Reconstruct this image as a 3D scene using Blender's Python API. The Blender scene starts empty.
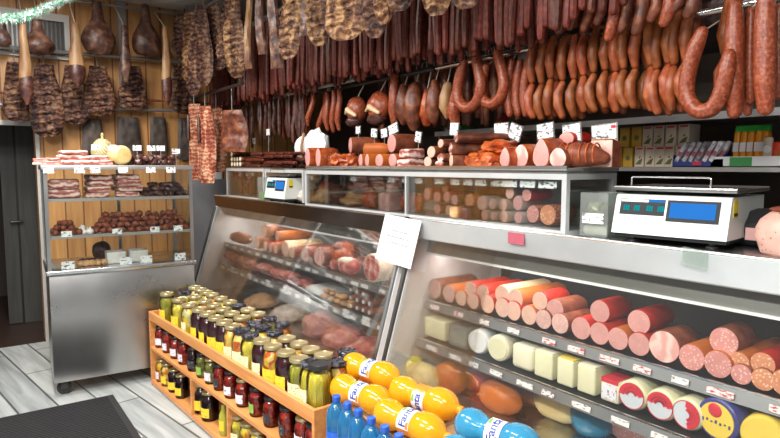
import bpy, bmesh, random
from math import *
from mathutils import Vector, Matrix, noise
R = random.Random(11)
SC = bpy.context.scene
C = SC.collection

# ------------------------------------------------------------------ camera (eye 1.5 m, looking down the counter)
F = 590.0; TH = radians(35.8); PT = radians(5.13); EYE = 1.5
FW = Vector((-cos(TH), sin(TH), 0)); RT = Vector((sin(TH), cos(TH), 0)); UP = Vector((0, 0, 1))
fwd = FW*cos(PT) - UP*sin(PT); cup = FW*sin(PT) + UP*cos(PT)
def ray(px, py):
    return fwd + RT*((px-390)/F) + cup*((219-py)/F)
def onY(px, py, Y):
    d = ray(px, py); t = Y/d.y; return Vector((t*d.x, Y, EYE+t*d.z))
def onZ(px, py, Z):
    d = ray(px, py); t = (Z-EYE)/d.z; return Vector((t*d.x, t*d.y, Z))
def onX(px, py, X):
    d = ray(px, py); t = X/d.x; return Vector((X, t*d.y, EYE+t*d.z))
def depth(p):
    return (Vector(p)-Vector((0, 0, EYE))).dot(fwd)
def pix(n, p):                       # n pixels wide at point p, in metres
    return n*depth(p)/F
cam = bpy.data.cameras.new('camera'); co = bpy.data.objects.new('camera', cam); C.objects.link(co)
cam.sensor_width = 36; cam.lens = 36*F/780; cam.clip_start = .05
m = Matrix((RT, cup, -fwd)).transposed().to_4x4(); m.translation = (0, 0, EYE); co.matrix_world = m
SC.camera = co

# ------------------------------------------------------------------ materials
def newmat(name):
    m = bpy.data.materials.new(name); m.use_nodes = True
    nt = m.node_tree; nt.nodes.clear()
    out = nt.nodes.new('ShaderNodeOutputMaterial')
    return m, nt, out
def N(nt, t, **kw):
    n = nt.nodes.new(t)
    for k, v in kw.items():
        if k in n.inputs: n.inputs[k].default_value = v
        else: setattr(n, k, v)
    return n
def c4(c): return (c[0], c[1], c[2], 1)
def coords(nt, stretch=(1, 1, 1), jitter=True):
    tc = N(nt, 'ShaderNodeTexCoord'); mp = N(nt, 'ShaderNodeMapping'); mp.inputs['Scale'].default_value = stretch
    if jitter:
        oi = N(nt, 'ShaderNodeObjectInfo'); mu = N(nt, 'ShaderNodeVectorMath', operation='SCALE'); mu.inputs['Scale'].default_value = 37.0
        cx = N(nt, 'ShaderNodeCombineXYZ')
        nt.links.new(oi.outputs['Random'], cx.inputs[0]); nt.links.new(oi.outputs['Random'], cx.inputs[1]); nt.links.new(oi.outputs['Random'], cx.inputs[2])
        nt.links.new(cx.outputs[0], mu.inputs[0])
        ad = N(nt, 'ShaderNodeVectorMath', operation='ADD')
        nt.links.new(tc.outputs['Object'], ad.inputs[0]); nt.links.new(mu.outputs[0], ad.inputs[1])
        nt.links.new(ad.outputs[0], mp.inputs['Vector'])
    else:
        nt.links.new(tc.outputs['Object'], mp.inputs['Vector'])
    return mp.outputs[0]
def ramp(nt, fac, stops):
    r = N(nt, 'ShaderNodeValToRGB'); e = r.color_ramp.elements
    while len(e) < len(stops): e.new(.5)
    for i, (p, c) in enumerate(stops): e[i].position = p; e[i].color = c4(c)
    nt.links.new(fac, r.inputs[0]); return r.outputs[0]
def vary(nt, col, amt, hue=0):
    if not amt: return col
    oi = N(nt, 'ShaderNodeObjectInfo'); mr = N(nt, 'ShaderNodeMapRange'); mr.inputs[3].default_value = 1-amt; mr.inputs[4].default_value = 1+amt
    nt.links.new(oi.outputs['Random'], mr.inputs[0])
    h = N(nt, 'ShaderNodeHueSaturation'); nt.links.new(mr.outputs[0], h.inputs['Value']); nt.links.new(col, h.inputs['Color'])
    if hue:
        m2 = N(nt, 'ShaderNodeMapRange'); m2.inputs[3].default_value = .5+hue; m2.inputs[4].default_value = .5-hue
        nt.links.new(oi.outputs['Random'], m2.inputs[0]); nt.links.new(m2.outputs[0], h.inputs['Hue'])
    return h.outputs[0]
def finish(nt, out, col, rough=.5, metal=0, bumpfac=None, bump=0, dist=.004, coat=0, sss=0, trans=0, spec=None):
    b = N(nt, 'ShaderNodeBsdfPrincipled')
    if isinstance(col, tuple): b.inputs['Base Color'].default_value = c4(col)
    else: nt.links.new(col, b.inputs['Base Color'])
    b.inputs['Roughness'].default_value = rough; b.inputs['Metallic'].default_value = metal
    b.inputs['Coat Weight'].default_value = coat; b.inputs['Coat Roughness'].default_value = .12
    b.inputs['Transmission Weight'].default_value = trans
    if spec is not None: b.inputs['Specular IOR Level'].default_value = spec
    if bump and bumpfac is not None:
        bp = N(nt, 'ShaderNodeBump'); bp.inputs['Strength'].default_value = bump; bp.inputs['Distance'].default_value = dist
        nt.links.new(bumpfac, bp.inputs['Height']); nt.links.new(bp.outputs[0], b.inputs['Normal'])
    nt.links.new(b.outputs[0], out.inputs[0]); return b
def flat(name, c, rough=.5, metal=0, **kw):
    m, nt, out = newmat(name)
    v = coords(nt, (1, 1, 1)); n = N(nt, 'ShaderNodeTexNoise', Scale=6.0, Detail=3.0); nt.links.new(v, n.inputs['Vector'])
    k = kw.pop('k', .07)
    col = ramp(nt, n.outputs[0], [(.3, tuple(x*(1-k) for x in c)), (.7, tuple(min(1, x*(1+k)) for x in c))])
    finish(nt, out, col, rough, metal, **kw); return m
def mottle(name, stops, scale=20, rough=.45, bump=.3, stretch=(1, 1, 1), rand=.15, hue=0, detail=5, coat=0, dist=.004, distort=0, spec=None):
    m, nt, out = newmat(name)
    v = coords(nt, stretch); n = N(nt, 'ShaderNodeTexNoise', Scale=float(scale), Detail=float(detail), Distortion=float(distort)); nt.links.new(v, n.inputs['Vector'])
    col = vary(nt, ramp(nt, n.outputs[0], stops), rand, hue)
    finish(nt, out, col, rough, bumpfac=n.outputs[0], bump=bump, coat=coat, dist=dist, spec=spec); return m
def speck(name, base, dot, scale=90, thr=.18, rough=.4, rand=.06, base2=None):
    m, nt, out = newmat(name)
    v = coords(nt); vo = N(nt, 'ShaderNodeTexVoronoi', Scale=float(scale)); nt.links.new(v, vo.inputs['Vector'])
    n = N(nt, 'ShaderNodeTexNoise', Scale=30.0, Detail=3.0); nt.links.new(v, n.inputs['Vector'])
    bc = ramp(nt, n.outputs[0], [(.35, base2 or tuple(x*.88 for x in base)), (.65, base)])
    rp = N(nt, 'ShaderNodeValToRGB'); e = rp.color_ramp.elements; e[0].position = thr; e[0].color = (1, 1, 1, 1); e[1].position = thr+.12; e[1].color = (0, 0, 0, 1)
    nt.links.new(vo.outputs['Distance'], rp.inputs[0])
    mx = N(nt, 'ShaderNodeMix', data_type='RGBA'); nt.links.new(rp.outputs[0], mx.inputs[0]); nt.links.new(bc, mx.inputs[6]); mx.inputs[7].default_value = c4(dot)
    finish(nt, out, vary(nt, mx.outputs[2], rand), rough); return m
def banded(name, stops, axis='Z', scale=20, distort=4, rough=.45, bump=.3, rand=.12, dscale=3, stretch=(1, 1, 1)):
    m, nt, out = newmat(name)
    v = coords(nt, stretch); w = N(nt, 'ShaderNodeTexWave', bands_direction=axis, Scale=float(scale), Distortion=float(distort), Detail=3.0)
    w.inputs['Detail Scale'].default_value = dscale; nt.links.new(v, w.inputs['Vector'])
    finish(nt, out, vary(nt, ramp(nt, w.outputs[0], stops), rand), rough, bumpfac=w.outputs[0], bump=bump); return m
def steel(name, c, rough, axis):
    m, nt, out = newmat(name)
    st = {'x': (1, 60, 60), 'z': (60, 60, 1)}[axis]
    v = coords(nt, st, False); n = N(nt, 'ShaderNodeTexNoise', Scale=3.0, Detail=4.0); nt.links.new(v, n.inputs['Vector'])
    v2 = coords(nt, (1, 1, 1), False); n2 = N(nt, 'ShaderNodeTexNoise', Scale=2.5, Detail=5.0); nt.links.new(v2, n2.inputs['Vector'])
    col = ramp(nt, n2.outputs[0], [(.3, tuple(x*.82 for x in c)), (.7, c)])
    b = finish(nt, out, col, rough, 1.0, n.outputs[0], .12, .001)
    mr = N(nt, 'ShaderNodeMapRange'); mr.inputs[3].default_value = rough*.75; mr.inputs[4].default_value = rough*1.35
    nt.links.new(n2.outputs[0], mr.inputs[0]); nt.links.new(mr.outputs[0], b.inputs['Roughness']); return m
def thinglass(name, tint=(1, 1, 1), refl=.5, rough=.02, haze=0):
    m, nt, out = newmat(name)
    t = N(nt, 'ShaderNodeBsdfTransparent'); t.inputs[0].default_value = c4(tint)
    g = N(nt, 'ShaderNodeBsdfGlossy'); g.inputs['Roughness'].default_value = rough
    fr = N(nt, 'ShaderNodeFresnel', IOR=1.45); mu = N(nt, 'ShaderNodeMath', operation='MULTIPLY'); mu.inputs[1].default_value = refl
    nt.links.new(fr.outputs[0], mu.inputs[0])
    mx = N(nt, 'ShaderNodeMixShader'); nt.links.new(mu.outputs[0], mx.inputs[0]); nt.links.new(t.outputs[0], mx.inputs[1]); nt.links.new(g.outputs[0], mx.inputs[2])
    last = mx
    if haze:
        d = N(nt, 'ShaderNodeBsdfDiffuse'); d.inputs[0].default_value = (.8, .8, .8, 1)
        m2 = N(nt, 'ShaderNodeMixShader'); m2.inputs[0].default_value = haze
        nt.links.new(mx.outputs[0], m2.inputs[1]); nt.links.new(d.outputs[0], m2.inputs[2]); last = m2
    nt.links.new(last.outputs[0], out.inputs[0]); return m
def glow(name, c, s):
    m, nt, out = newmat(name); e = N(nt, 'ShaderNodeEmission'); e.inputs[0].default_value = c4(c); e.inputs[1].default_value = s
    nt.links.new(e.outputs[0], out.inputs[0]); return m
def scribble(name, paper=(.85, .85, .84), ink=(.15, .15, .16), sc=(24, 1, 46), thr=.56, red=False):
    # hand-written looking marks in bands, illegible as in the photo
    m, nt, out = newmat(name)
    v = coords(nt); tc = N(nt, 'ShaderNodeMapping'); tc.inputs['Scale'].default_value = sc; nt.links.new(v, tc.inputs['Vector'])
    n = N(nt, 'ShaderNodeTexNoise', Scale=2.2, Detail=2.0); nt.links.new(tc.outputs[0], n.inputs['Vector'])
    col = ramp(nt, n.outputs[0], [(thr, paper), (thr+.05, ink)])
    finish(nt, out, col, .6); return m
def wood(name, c1, c2, axis, scale=1.0, rough=.45, plank=None, rot=0.0, gap=(.1, .05, .02), planklen=2.4, bump=.15):
    m, nt, out = newmat(name)
    v = coords(nt, (1, 1, 1), False)
    mp = N(nt, 'ShaderNodeMapping'); mp.inputs['Rotation'].default_value = (0, 0, rot); nt.links.new(v, mp.inputs['Vector'])
    st = N(nt, 'ShaderNodeMapping'); s = {'x': (1.2, 14, 14), 'y': (14, 1.2, 14), 'z': (14, 14, 1.2)}[axis]; st.inputs['Scale'].default_value = tuple(q*scale for q in s)
    nt.links.new(mp.outputs[0], st.inputs['Vector'])
    n = N(nt, 'ShaderNodeTexNoise', Scale=1.6, Detail=6.0, Distortion=.6); nt.links.new(st.outputs[0], n.inputs['Vector'])
    col = ramp(nt, n.outputs[0], [(.3, c1), (.7, c2)])
    bf = n.outputs[0]
    if plank:
        sx = N(nt, 'ShaderNodeSeparateXYZ'); nt.links.new(mp.outputs[0], sx.inputs[0])
        across, along = {'wall': (1, 2), 'floor': (1, 0)}[plank[0]]
        cb = N(nt, 'ShaderNodeCombineXYZ'); nt.links.new(sx.outputs[along], cb.inputs[0]); nt.links.new(sx.outputs[across], cb.inputs[1])
        br = N(nt, 'ShaderNodeTexBrick'); br.inputs['Scale'].default_value = 1; br.inputs['Mortar Size'].default_value = plank[2]
        br.inputs['Brick Width'].default_value = planklen; br.inputs['Row Height'].default_value = plank[1]; br.offset = .37
        br.inputs['Color1'].default_value = (.78, .78, .78, 1); br.inputs['Color2'].default_value = (1.1, 1.08, 1.05, 1); br.inputs['Mortar'].default_value = c4(gap)
        nt.links.new(cb.outputs[0], br.inputs['Vector'])
        mx = N(nt, 'ShaderNodeMix', data_type='RGBA', blend_type='MULTIPLY'); mx.inputs[0].default_value = 1
        nt.links.new(col, mx.inputs[6]); nt.links.new(br.outputs['Color'], mx.inputs[7]); col = mx.outputs[2]
    finish(nt, out, col, rough, bumpfac=bf, bump=bump); return m

M = {}
M['pine'] = wood('pine_panel', (.40, .18, .055), (.56, .29, .10), 'z', plank=('wall', .14, .006), planklen=6, gap=(.35, .25, .2))
M['planks'] = wood('floor_planks', (.25, .275, .28), (.46, .49, .49), 'x', .8, plank=('floor', .21, .007), rot=radians(-9), gap=(.22, .22, .22), planklen=1.6, rough=.38)
M['shelfwood'] = wood('shelf_wood', (.50, .19, .05), (.66, .30, .10), 'x', 1.6, rough=.4)
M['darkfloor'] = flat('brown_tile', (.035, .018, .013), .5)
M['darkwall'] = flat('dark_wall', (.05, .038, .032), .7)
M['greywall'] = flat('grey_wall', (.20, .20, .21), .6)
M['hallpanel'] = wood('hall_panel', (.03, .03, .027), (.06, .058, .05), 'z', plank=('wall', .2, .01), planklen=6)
M['ceil'] = flat('ceiling_paint', (.62, .58, .53), .8)
M['frame'] = flat('door_frame_paint', (.45, .43, .40), .5)
M['white'] = flat('white_enamel', (.78, .77, .76), .35)
M['paper'] = flat('paper_white', (.88, .88, .88), .7, k=.01)
M['steel'] = steel('brushed_steel', (.50, .49, .48), .28, 'z')
M['steelx'] = steel('brushed_steel_long', (.70, .72, .73), .25, 'x')
M['alum'] = steel('aluminium_trim', (.85, .85, .85), .22, 'x')
M['backpale'] = flat('pale_back_panel', (.46, .43, .40), .5)
M['pate'] = speck('pate_face', (.66, .38, .31), (.20, .08, .05), 55, .10)
M['canopy'] = flat('olive_grey_panel', (.13, .125, .105), .4, 0)
M['fascia'] = flat('satin_steel_fascia', (.66, .69, .70), .28, .55)
M['vframe'] = flat('satin_aluminium', (.62, .64, .65), .35, .4)
M['dark_reflection'] = steel('dark_reflection_steel', (.20, .155, .14), .22, 'x')  # left fascia steel, reflection of dark surroundings put into its base colour
M['darkmetal'] = flat('dark_metal', (.09, .085, .08), .4, .8)
M['greymetal'] = flat('grey_metal', (.28, .28, .28), .4, .7)
M['black'] = flat('black_plastic', (.02, .02, .022), .45)
M['rubber'] = flat('black_rubber', (.025, .025, .025), .8)
M['glass'] = thinglass('clear_glass', (.96, .98, .97), .7)
M['caseglass'] = thinglass('case_glass', (.97, .98, .97), .6, .02, .010)
M['jarglass'] = thinglass('jar_glass', (.97, .98, .95), 1.0, .05)
M['tub'] = thinglass('plastic_tub', (.84, .90, .86), .7, .12, .13)
M['shelfglass'] = thinglass('shelf_glass', (.86, .95, .92), .8, .03, .12)
M['tag'] = scribble('price_tag_paper')
M['striplabel'] = scribble('strip_label', (.80, .76, .74), (.28, .14, .14), (26, 1, 90), .57)
M['striplabelred'] = scribble('strip_label_red', (.80, .70, .68), (.55, .06, .07), (26, 1, 90), .53)
M['notice'] = flat('notice_paper', (.76, .77, .78), .7, k=.01, spec=.2)
M['ink'] = flat('grey_ink', (.22, .23, .24), .7)
M['tube'] = glow('lamp_tube', (1, .96, .92), 1.6)
M['ceillamp'] = glow('ceiling_lamp_glow', (1, .97, .93), 9.0)
# meat
M['link'] = mottle('link_skin', [(.3, (.17, .038, .012)), (.55, (.32, .078, .024)), (.75, (.45, .145, .048))], 26, .36, .12, spec=.4, rand=.18, hue=.008)
M['ring'] = mottle('coarse_sausage_skin', [(.3, (.16, .028, .011)), (.5, (.27, .052, .019)), (.72, (.42, .13, .06))], 90, .36, .35, rand=.1, detail=3)
M['thin'] = mottle('thin_dark_sausage_skin', [(.3, (.055, .011, .008)), (.6, (.135, .026, .014)), (.8, (.24, .065, .035))], 45, .45, .4, spec=.3, rand=.3, hue=.006)
M['smoked'] = mottle('smoked_meat', [(.25, (.030, .010, .007)), (.5, (.14, .035, .016)), (.75, (.33, .12, .05))], 22, .42, .5, rand=.25, dist=.01)
M['redmeat'] = mottle('red_roast_meat', [(.25, (.16, .02, .006)), (.5, (.42, .07, .015)), (.75, (.62, .19, .05))], 24, .35, .6, rand=.15, dist=.01)
M['darkmeat'] = mottle('dark_smoked_meat', [(.25, (.018, .008, .007)), (.5, (.07, .022, .016)), (.8, (.17, .065, .04))], 30, .4, .5, rand=.25, dist=.008)
M['hamdark'] = mottle('hanging_ham_skin', [(.28, (.018, .009, .007)), (.5, (.085, .034, .022)), (.72, (.24, .13, .08))], 17, .42, .7, rand=.2, dist=.014)
M['fatstick'] = mottle('flitch_fat', [(.3, (.11, .04, .02)), (.5, (.30, .155, .065)), (.72, (.46, .29, .14))], 13, .45, .5, stretch=(1, 1, .35), rand=.1, dist=.01)
def ribmat(name, dark, mid, light, scale, patch):
    m, nt, out = newmat(name); v = coords(nt, (1, 1, 1))
    w = N(nt, 'ShaderNodeTexWave', bands_direction='Z', Scale=float(scale), Distortion=7.0, Detail=4.0); w.inputs['Detail Scale'].default_value = 3.0; nt.links.new(v, w.inputs['Vector'])
    n = N(nt, 'ShaderNodeTexNoise', Scale=11.0, Detail=6.0, Distortion=1.0); nt.links.new(coords(nt, (1.6, 1.6, .6)), n.inputs['Vector'])
    ad = N(nt, 'ShaderNodeMath', operation='MULTIPLY_ADD'); ad.inputs[1].default_value = .30; nt.links.new(w.outputs[0], ad.inputs[0])
    sc = N(nt, 'ShaderNodeMapRange'); sc.inputs[1].default_value = .3; sc.inputs[2].default_value = .72; sc.inputs[4].default_value = patch; nt.links.new(n.outputs[0], sc.inputs[0]); nt.links.new(sc.outputs[0], ad.inputs[2])
    finish(nt, out, vary(nt, ramp(nt, ad.outputs[0], [(.22, dark), (.5, mid), (.88, light)]), .2), .5, bumpfac=ad.outputs[0], bump=.9, dist=.012, spec=.3); return m
M['rib'] = ribmat('rib_rack_meat', (.032, .013, .010), (.15, .062, .030), (.43, .26, .12), 8, .76)
M['ribdark'] = ribmat('dark_rib_rack_meat', (.016, .008, .007), (.085, .034, .024), (.25, .14, .07), 8, .68)
M['flat_dark'] = mottle('dark_dried_slab', [(.3, (.022, .015, .012)), (.6, (.07, .048, .038)), (.8, (.12, .085, .06))], 14, .6, .6, rand=.15)
M['bacon'] = banded('bacon_layers', [(.1, (.30, .075, .06)), (.4, (.52, .22, .18)), (.7, (.68, .41, .35)), (.95, (.76, .57, .50))], 'Z', 9, 6, .4, .15, dscale=2, rand=.06)
M['baconslab'] = ribmat('hanging_bacon', (.16, .03, .018), (.34, .10, .05), (.62, .40, .26), 9, .75)
M['pink'] = speck('pink_cut_face', (.62, .29, .26), (.74, .43, .37), 120, .12)
M['pinkpale'] = speck('pale_pink_cut_face', (.78, .46, .35), (.85, .56, .44), 120, .12)
M['pinkcoarse'] = speck('coarse_pink_cut_face', (.62, .25, .22), (.76, .46, .40), 110, .24)
M['pinkgrey'] = speck('greyish_cut_face', (.66, .38, .33), (.78, .56, .50), 110, .18)
M['brawn'] = speck('orange_speckled_face', (.62, .24, .12), (.80, .50, .35), 110, .24)
M['salami'] = speck('salami_speckle', (.42, .12, .07), (.76, .48, .34), 90, .22)
M['cookedham'] = banded('cooked_ham_face', [(.2, (.66, .32, .28)), (.6, (.74, .42, .37)), (.95, (.80, .52, .46))], 'X', 5, 8, .35, .1, dscale=2, rand=.04)
M['rawham'] = banded('raw_ham_face', [(.2, (.40, .06, .05)), (.7, (.54, .14, .12)), (.98, (.70, .36, .30))], 'X', 4, 9, .35, .1, dscale=2, rand=.04)
M['casered'] = flat('red_casing', (.42, .022, .012), .4, k=.15, spec=.25)
M['caseorange'] = flat('orange_casing', (.48, .12, .02), .4, k=.15, spec=.25)
M['casecream'] = flat('cream_casing', (.70, .50, .28), .3)
M['casebrown'] = mottle('brown_casing', [(.3, (.13, .032, .016)), (.7, (.28, .08, .04))], 30, .42, .2, spec=.25)
M['casegrey'] = mottle('grey_casing', [(.3, (.46, .37, .33)), (.7, (.68, .58, .52))], 30, .4, .2)
M['fat'] = flat('fat_rim', (.82, .66, .50), .4)
M['bun'] = mottle('small_brown_pieces', [(.3, (.42, .17, .055)), (.7, (.74, .45, .22))], 25, .45, .3)
M['choppedmeat'] = mottle('fresh_red_meat', [(.3, (.32, .045, .04)), (.5, (.52, .13, .11)), (.75, (.76, .45, .38))], 22, .35, .5, rand=.15, dist=.01)
M['garlic'] = mottle('pale_bulb_skin', [(.3, (.62, .56, .52)), (.7, (.82, .80, .77))], 20, .5, .2)
M['net'] = banded('netted_pale_ball', [(.3, (.30, .24, .10)), (.7, (.52, .44, .22))], 'DIAGONAL', 25, 2, .5, .4)
M['yellowfat'] = mottle('yellow_round_rind', [(.3, (.62, .42, .15)), (.7, (.78, .60, .28))], 15, .45, .2)
# dairy
M['cheese'] = flat('pale_cheese', (.74, .70, .46), .4)
M['cheesecream'] = flat('cream_cheese_rind', (.80, .74, .54), .4)
M['cheeseyellow'] = flat('yellow_rind', (.78, .55, .08), .35)
M['cheesewhite'] = flat('white_tub', (.82, .83, .82), .35)
M['redprint'] = flat('red_print', (.60, .03, .05), .4)
M['blueprint'] = flat('blue_print', (.05, .05, .22), .35)
M['greyprint'] = flat('grey_print', (.55, .58, .62), .4)
# jars
M['beet'] = flat('beet_contents', (.045, .005, .012), .15, k=.2)
M['darkbeet'] = flat('dark_contents', (.022, .006, .008), .15, k=.2)
M['pickle'] = mottle('pickle_skin', [(.3, (.22, .24, .02)), (.7, (.52, .47, .05))], 30, .2, .1, rand=.1)
M['pepper'] = mottle('yellow_pepper_skin', [(.3, (.66, .54, .03)), (.7, (.88, .76, .10))], 12, .2, .1, rand=.05)
M['brine'] = flat('brine', (.64, .52, .05), .15)
M['brinegreen'] = flat('green_brine', (.34, .32, .04), .15)
def vmix(name, cols, scale):
    m, nt, out = newmat(name); v = coords(nt); vo = N(nt, 'ShaderNodeTexVoronoi', Scale=float(scale)); nt.links.new(v, vo.inputs['Vector'])
    sp = N(nt, 'ShaderNodeSeparateColor'); nt.links.new(vo.outputs['Color'], sp.inputs[0])
    st = [((i+.001)/len(cols), c) for i, c in enumerate(cols)]
    r = N(nt, 'ShaderNodeValToRGB'); r.color_ramp.interpolation = 'CONSTANT'; e = r.color_ramp.elements
    while len(e) < len(st): e.new(.5)
    for i, (p, c) in enumerate(st): e[i].position = p; e[i].color = c4(c)
    nt.links.new(sp.outputs[0], r.inputs[0]); finish(nt, out, r.outputs[0], .2, bumpfac=vo.outputs['Distance'], bump=.6, dist=.006); return m
M['mixed'] = vmix('mixed_vegetables', [(.80, .62, .06), (.78, .70, .34), (.70, .22, .03), (.76, .56, .05), (.60, .60, .30)], 34)
M['mixorange'] = vmix('orange_vegetables', [(.78, .50, .04), (.74, .26, .02), (.78, .62, .20), (.62, .12, .02)], 34)
M['redsauce'] = vmix('red_preserve', [(.34, .02, .012), (.42, .035, .015), (.24, .012, .010)], 60)
M['greenmix'] = vmix('green_preserve', [(.22, .22, .05), (.32, .28, .06), (.16, .15, .03)], 50)
M['goldlid'] = flat('gold_lid', (.56, .46, .24), .28, .75)
M['blacklid'] = vmix('black_printed_lid', [(.015, .015, .02), (.02, .02, .03), (.02, .02, .025), (.02, .02, .03), (.10, .10, .12)], 70)
M['plainblack'] = flat('plain_black_lid', (.018, .018, .02), .3)
M['yellowlabel'] = scribble('yellow_label', (.82, .56, .03), (.16, .12, .04), (40, 40, 60), .62)
M['creamlabel'] = scribble('cream_label', (.80, .72, .42), (.20, .16, .08), (40, 40, 60), .60)
M['whitelabel'] = scribble('white_label', (.72, .72, .76), (.40, .14, .16), (40, 40, 60), .57)
M['greenlabel'] = scribble('green_label', (.22, .40, .07), (.45, .60, .25), (30, 30, 40), .6)
M['blacklabel'] = scribble('black_label', (.03, .03, .035), (.40, .38, .30), (40, 40, 60), .63)
# bottles
def liquid(name, c, trans=.35, rough=.06):
    m, nt, out = newmat(name); finish(nt, out, c, rough, trans=trans, coat=.5).inputs['IOR'].default_value = 1.34; return m
M['orange'] = liquid('orange_soda', (.90, .40, .012), .3)
M['orangecap'] = flat('orange_cap', (.80, .25, .01), .3)
M['bluebottle'] = liquid('blue_water_bottle', (.05, .40, .85), .8)
M['bluecap'] = flat('blue_cap', (.02, .10, .50), .3)
M['skyblue'] = liquid('pale_blue_drink', (.06, .37, .62), .45)
M['fantaorange'] = flat('orange_label', (.80, .22, .02), .3)
M['fantawhite'] = flat('white_label_band', (.85, .85, .88), .3)
M['fantablue'] = flat('blue_lettering', (.03, .05, .28), .35)
M['labelgreen'] = flat('green_label_leaf', (.15, .45, .05), .35)
M['carton'] = flat('brown_cardboard', (.36, .22, .11), .7)
# misc
M['creambox'] = flat('cream_carton', (.62, .52, .40), .6)
M['yellowbox'] = flat('yellow_carton', (.50, .30, .03), .5)
M['olive'] = flat('olive_print', (.12, .13, .04), .6)
M['bluetray'] = flat('blue_tray', (.02, .04, .20), .5)
M['greentray'] = flat('green_tray', (.05, .33, .08), .5)
M['silver'] = mottle('silver_wrapper', [(.35, (.25, .22, .25)), (.6, (.75, .72, .76))], 40, .25, .3)
M['orangepack'] = flat('orange_pack', (.80, .30, .01), .4)
M['redpack'] = flat('red_pack', (.62, .04, .02), .35)
M['greentop'] = flat('green_pack_top', (.04, .42, .05), .4)
M['scalebody'] = flat('scale_ivory', (.62, .65, .62), .4, k=.02)
M['scaledark'] = flat('scale_dark', (.018, .02, .022), .5, spec=.2)
M['lcd'] = glow('blue_display', (.04, .27, .85), 1.0)
M['digits'] = glow('teal_digits', (.0, .45, .50), .9)
M['sticker'] = flat('yellow_sticker', (.70, .55, .02), .5)
M['pinktag'] = flat('pink_tag', (.66, .38, .36), .6)
M['pinktape'] = flat('dark_pink_tape', (.42, .10, .14), .35)
M['taupe'] = flat('back_panel_taupe', (.16, .125, .10), .6)
M['slate'] = flat('grey_pipe', (.40, .38, .36), .4, .6)
M['tinselw'] = flat('white_tinsel', (.50, .53, .56), .3)
M['tinselg'] = flat('green_tinsel', (.02, .36, .12), .3)
M['mat'] = flat('black_floor_mat', (.018, .018, .02), .9)
M['plasticbag'] = flat('white_plastic_bag', (.92, .92, .92), .5, k=.01)
M['rope'] = flat('hanging_string', (.55, .48, .38), .8)

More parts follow.
